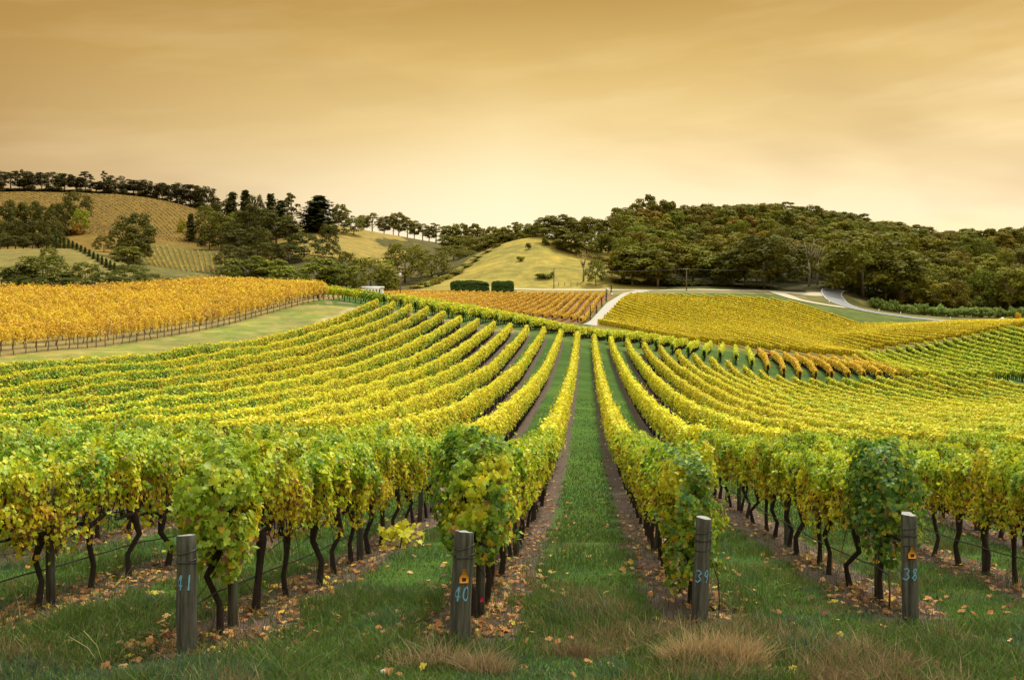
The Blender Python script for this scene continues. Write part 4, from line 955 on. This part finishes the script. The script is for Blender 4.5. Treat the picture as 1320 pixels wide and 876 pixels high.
tree('bush', 234, 274, 13, 640, "small pale golden bush on the hill left of the pine wood", None, (2.2, 1.8, 1.1))
# pine wood
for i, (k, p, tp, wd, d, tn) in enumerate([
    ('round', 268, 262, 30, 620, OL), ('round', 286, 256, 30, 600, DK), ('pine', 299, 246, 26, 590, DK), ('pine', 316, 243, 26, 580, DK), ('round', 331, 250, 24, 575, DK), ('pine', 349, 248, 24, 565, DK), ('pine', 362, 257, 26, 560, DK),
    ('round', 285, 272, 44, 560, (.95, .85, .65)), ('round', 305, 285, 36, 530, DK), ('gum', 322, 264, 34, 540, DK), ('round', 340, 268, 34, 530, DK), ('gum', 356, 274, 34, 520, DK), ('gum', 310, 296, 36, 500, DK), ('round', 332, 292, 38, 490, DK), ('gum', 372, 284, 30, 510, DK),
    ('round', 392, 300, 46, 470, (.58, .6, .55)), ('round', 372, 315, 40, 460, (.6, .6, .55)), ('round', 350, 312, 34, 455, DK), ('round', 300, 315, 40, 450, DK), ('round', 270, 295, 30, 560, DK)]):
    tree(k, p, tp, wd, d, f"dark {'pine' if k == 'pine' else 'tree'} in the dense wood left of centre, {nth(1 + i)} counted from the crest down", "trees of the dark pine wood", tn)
tree('open', 376, 249, 28, 590, "airy gum tree with open branches on the skyline right of the pines", None, (.7, .62, .5))
tree('pine', 412, 251, 44, 560, "broad bushy pine on the skyline above the golden knoll", None, (.6, .58, .5))
tree('pine', 405, 258, 30, 565, "smaller pine leaning against the broad skyline pine", None, (.6, .58, .5))
tree('round', 424, 288, 24, 500, "dark narrow tree on the golden knoll, upper of two", None, (.55, .58, .5))
tree('round', 428, 312, 22, 470, "dark narrow tree below the golden knoll, lower of two", None, (.6, .62, .55))
tree('round', 456, 280, 26, 570, "dark round tree on the crest of the golden knoll", None, (.7, .68, .55))
for i, (k, p, tp, wd, d, tn) in enumerate([('gum', 322, 331, 48, 345, (1.05, 1.05, .7)), ('round', 296, 341, 30, 335, (.85, .95, .7)), ('gum', 355, 333, 34, 345, LT), ('gum', 368, 343, 38, 330, LT), ('round', 385, 352, 34, 320, (.9, 1, .75)), ('gum', 415, 332, 46, 335, (1.4, 1.45, .95)), ('gum', 436, 340, 30, 330, (1.1, 1.15, .8)), ('round', 447, 322, 26, 390, DK), ('round', 478, 331, 66, 340, (1.05, 1.0, .65)), ('round', 345, 356, 26, 318, (1.0, 1.1, .8)), ('bush', 275, 358, 30, 318, (1, 1.05, .8)), ('round', 522, 312, 66, 430, (.95, .9, .65)), ('round', 556, 321, 50, 450, (.9, .82, .6)), ('round', 500, 345, 30, 345, (.9, .85, .6)), ('round', 585, 316, 40, 520, (.9, .8, .6)), ('round', 612, 306, 40, 560, (.9, .8, .6)), ('round', 640, 300, 36, 560, (.85, .78, .6)), ('round', 600, 322, 30, 500, (.95, .85, .62))]):
    tree(k, p, tp, wd, d, f"green tree in the valley belt behind the vineyard, {nth(1 + i)} of its belt" if i not in (8, 11) else ("wide rounded willow like tree above the white shed" if i == 8 else "broad olive tree below the skyline, behind the power pole"), "trees of the valley belt", tn)
# gums on the distant ridge
for i, (p, tp) in enumerate([(437, 263), (449, 270), (468, 277), (480, 275), (495, 279), (507, 281), (514, 274), (525, 280), (534, 284), (545, 289), (553, 291), (562, 288), (577, 290), (587, 292), (594, 288), (604, 290), (612, 287), (622, 293), (632, 292), (643, 295), (652, 291), (664, 286), (674, 288), (684, 291), (694, 287)]):
    tree('open' if i % 2 else 'gum', p, tp, 18 + (i * 5) % 8, 700 - i * 3 if p < 640 else 560, f"slender gum tree on the distant skyline, {nth(i + 1)} from the left", "slender gums on the distant skyline", (1.05, .92, .6))
for i, p in enumerate(range(575, 700, 11)):
    tree('gum', p, 303 - (p - 575) * .06 + (i * 7) % 6, 24, 600 - i * 6, f"mid olive tree under the skyline gums, {nth(i + 1)} from the left", "olive trees under the skyline gums", (.9, .8, .55))
# shrubs along the slanting hedgerow and on the golden hill
for i in range(13):
    t_ = i / 12; tree('bush', 536 + 108 * t_ + (i % 3) * 3, 366 - 44 * t_ - (i % 2) * 3, 22, 385 + 95 * t_, f"scrubby shrub in the slanting hedgerow left of the golden hill, {nth(i + 1)} from below", "shrubs of the slanting hedgerow", (1.0, .95, .6) if i % 2 else (1.3, .95, .55))
for p, tp, wd, d, lb, tn in [(681, 320, 9, 442, "small dark round bush high on the golden hill, left of the pair", DK), (703, 320, 12, 450, "small dark round bush high on the golden hill, right of the pair", DK), (671, 337, 12, 420, "small pale bush halfway down the golden hill", (1.1, 1.1, .8)), (700, 351, 24, 392, "flat dark shrub at the foot of the golden hill", (.7, .8, .6)), (711, 349, 10, 394, "little dark shrub beside the flat shrub on the golden hill", (.7, .8, .6))]:
    tree('bush', p, tp, wd, d, lb, None, tn, bh={681: 13, 703: 14, 671: 10, 700: 10, 711: 10}[p])
tree('round', 768, 334, 24, 382, "single rounded tree at the foot of the golden hill, left of the driveway top", None, (.8, .85, .6))
tree('bare', 752, 326, 26, 388, "bare reddish dead tree at the foot of the golden hill", None, (1.5, .8, .5))
for i, (p, tp, wd, d) in enumerate([(704, 280, 34, 478), (722, 277, 36, 475), (743, 280, 36, 470), (762, 279, 38, 465), (716, 292, 34, 455), (736, 300, 34, 445), (756, 300, 34, 445), (775, 283, 34, 470), (788, 296, 34, 450), (792, 277, 30, 500), (690, 290, 26, 490)]):
    tree('gum' if i % 3 else 'round', p, tp, wd, d, f"olive gum tree in the grove on top of the golden hill, {nth(1 + sorted([704,722,743,762,716,736,756,775,788,792,690]).index(p))} from the left", "gum grove on the golden hill", (.78, .7, .5))
# the forest on the right
edge_x = [780, 800, 830, 845, 880, 900, 950, 1000, 1040, 1080, 1120, 1150, 1175, 1200, 1240, 1290, 1330, 1400]
edge_y = [278, 268, 254, 256, 265, 262, 264, 260, 264, 272, 282, 285, 290, 299, 296, 292, 293, 296]
rf = random.Random(4); nf = 0
FG = "trees of the dense forest on the right hill"; FL = "olive eucalyptus crown packed in the dense forest on the right hillside"
d = 392.0; row = 0
while d < 660:
    step = 27 * 400 / d + 3; p = 800 + rf.uniform(0, step)
    while p < 1365:
        pj = p + rf.uniform(-6, 6); dj = d + rf.uniform(-6, 6); top_lim = np.interp(pj, edge_x, edge_y) + rf.uniform(0, 6)
        if pj > 1100: dj = max(dj, 385)
        x, y = W(pj, dj); g = G1(x, y); hh = rf.uniform(12, 19); top = HY - (g + hh - ZC) * F / dj
        hide = (dj < 404 and 1000 < pj < 1075)
        if not hide and nf < 285:
            tree('gum' if rf.random() < .72 else 'round', pj, max(top, top_lim), step * rf.uniform(1.0, 1.5), dj, FL, FG, tuple(v * rf.uniform(.85, 1.2) for v in ((.86, .78, .52) if rf.random() < .8 else (1.05, .95, .6)))); nf += 1
        p += step
    d += 15 + row * 2.2; row += 1
p = 798
while p < 1350:                # skyline crowns
    tp = float(np.interp(p, edge_x, edge_y)) + rf.uniform(-3, 4); tree('gum' if rf.random() < .8 else 'open', p, tp, rf.uniform(26, 40), 600 + rf.uniform(-15, 25), "olive eucalyptus on the skyline of the right forest", "skyline trees of the right forest", (.82, .74, .5)); p += rf.uniform(13, 20)
for p, tp, wd, d, lb, tn in [(985, 303, 88, 382, "very dark wide tree standing at the forest edge beside the gravel road", (.42, .42, .36)), (1112, 300, 96, 384, "huge rounded tree at the forest edge inside the road bend", (.72, .68, .46)), (1160, 325, 60, 388, "rounded forest edge tree right of the road bend", (.75, .7, .48)), (815, 316, 50, 386, "leafy gum at the forest edge above the driveway top", (.9, .85, .55)), (848, 322, 44, 384, "second leafy gum at the forest edge above the driveway", (.8, .75, .5)), (945, 322, 50, 388, "dull gum at the forest edge left of the very dark tree", (.7, .66, .46))]:
    tree('round' if wd > 60 else 'gum', p, tp, wd, d, lb, None, tn)
for i, p in enumerate(range(800, 1345, 17)):
    if 1000 < p < 1072: continue
    tree('bush', p + rf.uniform(-4, 4), 357 + (p - 800) * .045 + rf.uniform(-5, 3), rf.uniform(24, 36), 388 if p < 1100 else 392, "dark low shrub added for the shade along the forest edge", "dark shrubs along the forest edge", (.55, .55, .42))  # understory added, its dark tint stands for shade under the forest
for i, p in enumerate(range(0, 282, 8)):
    tree('bush', p, float(np.interp(p, [0, 100, 200, 280], [235, 237, 247, 262])) + rf.uniform(-3, 9), rf.uniform(12, 24), 812, "dark scrub under the gum line on the left ridge", "dark scrub along the left ridge", (.36, .30, .28))
tree('bare', 1043, 306, 30, 392, "pale bare gum with forked white limbs, left of two at the forest edge", "pale bare gums", (1, .9, .6))
tree('bare', 1054, 310, 26, 396, "pale bare gum with forked white limbs, right of two at the forest edge", "pale bare gums", (1, .9, .6))
i = 0
for p in np.arange(1128, 1345, 10.5):
    i += 1; tree('bush', p, 386, rf.uniform(19, 26), 366, f"grey green shrub in the line beyond the road, {nth(i)} from the left", "grey green shrubs beyond the road", (1.15, 1.5, 2.6), bh=rf.uniform(14, 21))
tree('bush', 1313, 403, 9, 350, "yellow flowering bush near the right edge beyond the far vines", None, (4.5, 2.8, .6), bh=14)
# pencil pines along the driveway
for i, (p, tp, bt, dp_) in enumerate([(788, 367, 381, 352), (781.5, 372, 392, 318), (775.5, 383, 400, 300), (769, 393, 407, 284), (761, 393, 414, 266), (753.5, 404, 416, 258), (745, 409, 417, 252)]):
    tree('pencil', p, tp, 2.6, dp_, f"slim dark pencil pine beside the driveway, {nth(i + 1)} from its far end", "pencil pines along the driveway", (.7, .8, .8), sink=.1)

# ------------------------------------------------------------------ hedges, buildings, poles, sign, tractor
def hedge(pa, pb, top, d, label):
    r = np.random.default_rng(int(pa)); xa, ya = W(pa, d); xb, yb = W(pb, d); n = 2600; u = r.random(n); v = r.random(n); face = r.integers(0, 3, n)
    ln = math.hypot(xb - xa, yb - ya); h = ZC + (HY - top) * d / F - G1((xa + xb) / 2, (ya + yb) / 2); dx, dy = (xb - xa) / ln, (yb - ya) / ln
    a = u * ln; o = np.where(face == 0, -1.1, np.where(face == 1, 1.1, r.uniform(-1, 1, n))); z = np.where(face == 2, h, v * h) + .9 * (vnoise(a * .45, o + 5, 3) - .5)
    o = o + .9 * (vnoise(a * .6, z, 8) - .5); x = xa + dx * a + dy * o; y = ya + dy * a - dx * o; ez = G(x, y); z = z * (1 - .22 * np.abs(2 * u - 1) ** 12)
    ends = r.random(n) < .1; C = np.stack([x - xa, y - ya, ez + z - G1(xa, ya)], -1); nor = np.stack([dy * np.sign(o), -dx * np.sign(o), np.where(face == 2, 1.5, .3)], -1)
    t = thing("hedge", label, "hedge", (float(xa), float(ya), G1(xa, ya)), group="clipped hedges in the valley")
    obj("foliage", cloud_leaves(C, nor, r.uniform(.25, .5, n), np.array((.055, .105, .022)) * r.uniform(.7, 1.4, (n, 1)), r, "hedge_leaves"), t)
    b = MB(); b.box((ln / 2 * dx, ln / 2 * dy, h * .34), (ln / 2 - .5, .6, h * .36), (.03, .05, .015), math.atan2(dy, dx)); obj("inner_branches", b.mesh("hedge_inside", M_BARK), t)
hedge(581, 630, 363.5, 362, "long dark clipped hedge behind the orange vines, left of two")
hedge(634, 662, 364, 362, "shorter dark clipped hedge behind the orange vines, right of two")
def gabled(px, d, w_, dp, h, rh, label, name, cat, slots=0, rz=0):
    x, y = W(px, d); x, y = float(x), float(y); t = thing(name, label, cat, (x, y, G1(x, y)), rz=YAW + rz)
    b = MB(); b.box((0, 0, h / 2 - .2), (w_ / 2, dp / 2, h / 2 + .2)); obj("wall", b.mesh("shed_wall", M_WHITE), t)
    rf_ = MB(); e = .25; V = [(-w_ / 2 - e, -dp / 2 - e, h), (w_ / 2 + e, -dp / 2 - e, h), (w_ / 2 + e, dp / 2 + e, h), (-w_ / 2 - e, dp / 2 + e, h), (-w_ / 2 - e, 0, h + rh), (w_ / 2 + e, 0, h + rh)]
    rf_.add(V, [(0, 1, 5, 4), (2, 3, 4, 5), (1, 2, 5), (3, 0, 4), (3, 2, 1, 0)]); obj("roof", rf_.mesh("shed_roof", M_WHITE), t)
    for i in range(slots):
        s = MB(); s.box((-w_ / 2 + (i + .6) * w_ / (slots + .3), -dp / 2 - .01, h * .48), (w_ / slots * .16, .03, h * .30)); obj("window", s.mesh("shed_window", M_DARK), t)
    return t
gabled(480.5, 226, 4.6, 3.0, 2.0, .25, "small white shed with narrow dark openings behind the vine crest", "shed", "shed", 6)
gabled(90, 596, 5.5, 5, 2.6, 1.8, "tiny white house among trees on the left hill", "house", "house", 2, .3)
gabled(814, 470, 7, 5, 3.0, 1.5, "pale roofed house almost hidden in the forest above the driveway", "house", "house", 2, .2)
def pole(px, top, d, label, arms=1, box=False):
    x, y = W(px, d); x, y = float(x), float(y); z = G1(x, y); h = ZC + (HY - top) * d / F - z
    t = thing("power_pole", label, "power pole", (x, y, z), rz=YAW, group="wooden power poles")
    b = MB(); b.tube([(0, 0, -.3), (0, 0, h)], [.2, .15], 8); obj("pole", b.mesh("pole", M_GREYWOOD), t)
    for k in range(arms):
        c = MB(); c.box((0, -.2, h - .35 - 1.1 * k), (1.2, .06, .07)); ca_ = obj("crossarm", c.mesh("crossarm", M_GREYWOOD), t)
        for q in (-1.05, -.4, .4, 1.05):
            s = MB(); s.tube([(q, -.2, h - .28 - 1.1 * k), (q, -.2, h - .05 - 1.1 * k)], [.05, .07], 6); obj("insulator", s.mesh("insulator", M_WHITE), ca_)
    if box:
        s = MB(); s.tube([(0, -.5, h - 2.9), (0, -.5, h - 1.8)], [.38, .38], 12); obj("transformer", s.mesh("transformer", M_WHITE), t)
    return np.array([x, y, z + h - .1])
pA = pole(516, 344, 285, "tall wooden power pole with transformer above the white shed", 2, True)
pB = pole(714, 345, 374, "thin wooden power pole at the foot of the golden hill", 1)
pC = pole(885, 346, 366, "wooden power pole with crossarm before the forest edge", 1)
def wire(a, b, dz, label):
    P = [a + (b - a) * t - np.array((0, 0, 4 * dz * t * (1 - t))) for t in np.linspace(0, 1, 14)]; m = MB(); m.tube([tuple(p - a) for p in P], .035, 4)
    obj("power_line", m.mesh("power_line", M_WIRE), None, tuple(a), label=label, category="power line", group="power lines")
xw, yw = W(1010, 378); pD = np.array([float(xw), float(yw), G1(xw, yw) + 8.5])
xw, yw = W(350, 345); pE = np.array([float(xw), float(yw), G1(xw, yw) + 11])
wire(pB, pC, 1.0, "sagging power line between the hill foot pole and the forest edge pole")
wire(pC, pD, .6, "power line running right from the forest edge pole into the trees")
wire(pA, pE, 1.2, "power line running left from the transformer pole into the trees")
xw, yw = W(640, 385); pF = np.array([float(xw), float(yw), G1(xw, yw) + 5]); wire(pA, pF, 1.2, "power line running right from the transformer pole across the hedgerow")
x, y = map(float, W(783, 350)); t = thing("sign", "small white blank sign board by the top of the driveway", "sign", (x, y, G1(x, y)), rz=YAW)
b = MB(); b.box((0, 0, 1.9), (.45, .03, .6)); obj("board", b.mesh("sign_board", M_WHITE), t)
b = MB(); b.tube([(0, .06, -.2), (0, .06, 1.9)], .05, 6); obj("post", b.mesh("sign_post", M_GREYWOOD), t)
x, y = map(float, W(788.5, 348)); b = MB(); b.tube([(0, 0, 0), (0, 0, .35), (0, 0, .7), (.0, 0, .95)], [.28, .42, .36, .12], 8); obj("white_marker", b.mesh("white_marker", M_WHITE), None, (x, y, G1(x, y)), label="squat white marker stone under the farthest pencil pine", category="marker")
# roadside guide posts
for i, (p, d) in enumerate([(1133, 349.5), (1161, 347), (1225, 344), (1069, 352)]):
    x, y = map(float, W(p, d)); b = MB(); b.box((0, 0, .5), (.11, .06, .6)); b.box((0, 0, 1.12), (.09, .05, .03)); obj("guide_post", b.mesh("guide_post", M_WHITE), None, (x, y, G1(x, y)), label=f"short white roadside guide post, {nth([0, 1, 2, 3].index(i) + 1) if i < 3 else 'the one at the gravel corner'}" + (" along the road from the bend" if i < 3 else ""), category="guide post", group="white guide posts by the road")
x, y = map(float, W(1292, 300)); b = MB(); b.tube([(0, 0, 0), (0, 0, 1.2), (0, 0, 2.0), (0, 0, 2.3)], [.3, .6, .6, .2], 10); obj("water_tank", b.mesh("water_tank", M_WHITE), None, (x, y, G1(x, y)), label="small white tank peeping over the far yellow vines near the right edge", category="tank")
# post and rail fence at hill foot
for i, p in enumerate(range(720, 752, 8)):
    x, y = map(float, W(p, 380)); b = MB(); b.tube([(0, 0, -.2), (0, 0, 1.4)], [.12, .11], 6); obj("fence_post", b.mesh("fence_post", M_GREYWOOD), None, (x, y, G1(x, y)), label=f"dark fence post at the foot of the golden hill, {nth(i + 1)} from the left", category="fence post", group="fence posts at the hill foot")
# red tractor between the orange rows
x, y = map(float, W(983.5, 194)); t = thing("tractor", "red tractor half hidden behind the orange vine rows", "tractor", (x, y, G1(x, y)), rz=YAW + R(8), scale=(.85, .8, .62))
b = MB(); b.box((.95, 0, 1.25), (.95, .42, .42)); b.box((1.92, 0, 1.15), (.06, .36, .30)); obj("bonnet", b.mesh("tractor_bonnet", M_RED), t)
b = MB(); b.box((-.75, 0, 1.55), (.72, .72, .12)); b.box((-.9, .78, 1.52), (.55, .16, .10)); b.box((-.9, -.78, 1.52), (.55, .16, .10)); b.box((-.45, 0, 1.0), (.9, .3, .4)); obj("body", b.mesh("tractor_body", M_RED), t)
b = MB(); b.box((-.65, 0, 2.1), (.58, .6, .42)); obj("cab", b.mesh("tractor_cab", M_GLASS), t)
b = MB(); b.box((-.65, 0, 2.58), (.70, .72, .07)); obj("cab_roof", b.mesh("tractor_roof", M_RED), t)
for wx, wy, wr in ((-.9, -.78, .72), (-.9, .78, .72), (1.35, -.62, .46), (1.35, .62, .46)):
    b = MB(); b.tube([(wx, wy - .16, wr), (wx, wy + .16, wr)], wr, 18); o = obj("wheel", b.mesh("tractor_tyre", M_TYRE), t)
    b = MB(); b.tube([(wx, wy - .175, wr), (wx, wy + .175, wr)], wr * .5, 14); obj("rim", b.mesh("tractor_rim", M_WHITE), o)
b = MB(); b.tube([(1.5, .25, 1.6), (1.5, .25, 2.35)], .05, 6); obj("exhaust", b.mesh("tractor_exhaust", M_WIRE), t)
print("vines", len(vine_list), "trees", tcount, "forest", nf)

for o in COL.objects:
    if 'label' in o and not 4 <= len(str(o['label']).replace(',', ' ').split()) <= 16: print("LABEL", len(o['label'].split()), o.name, o['label'])
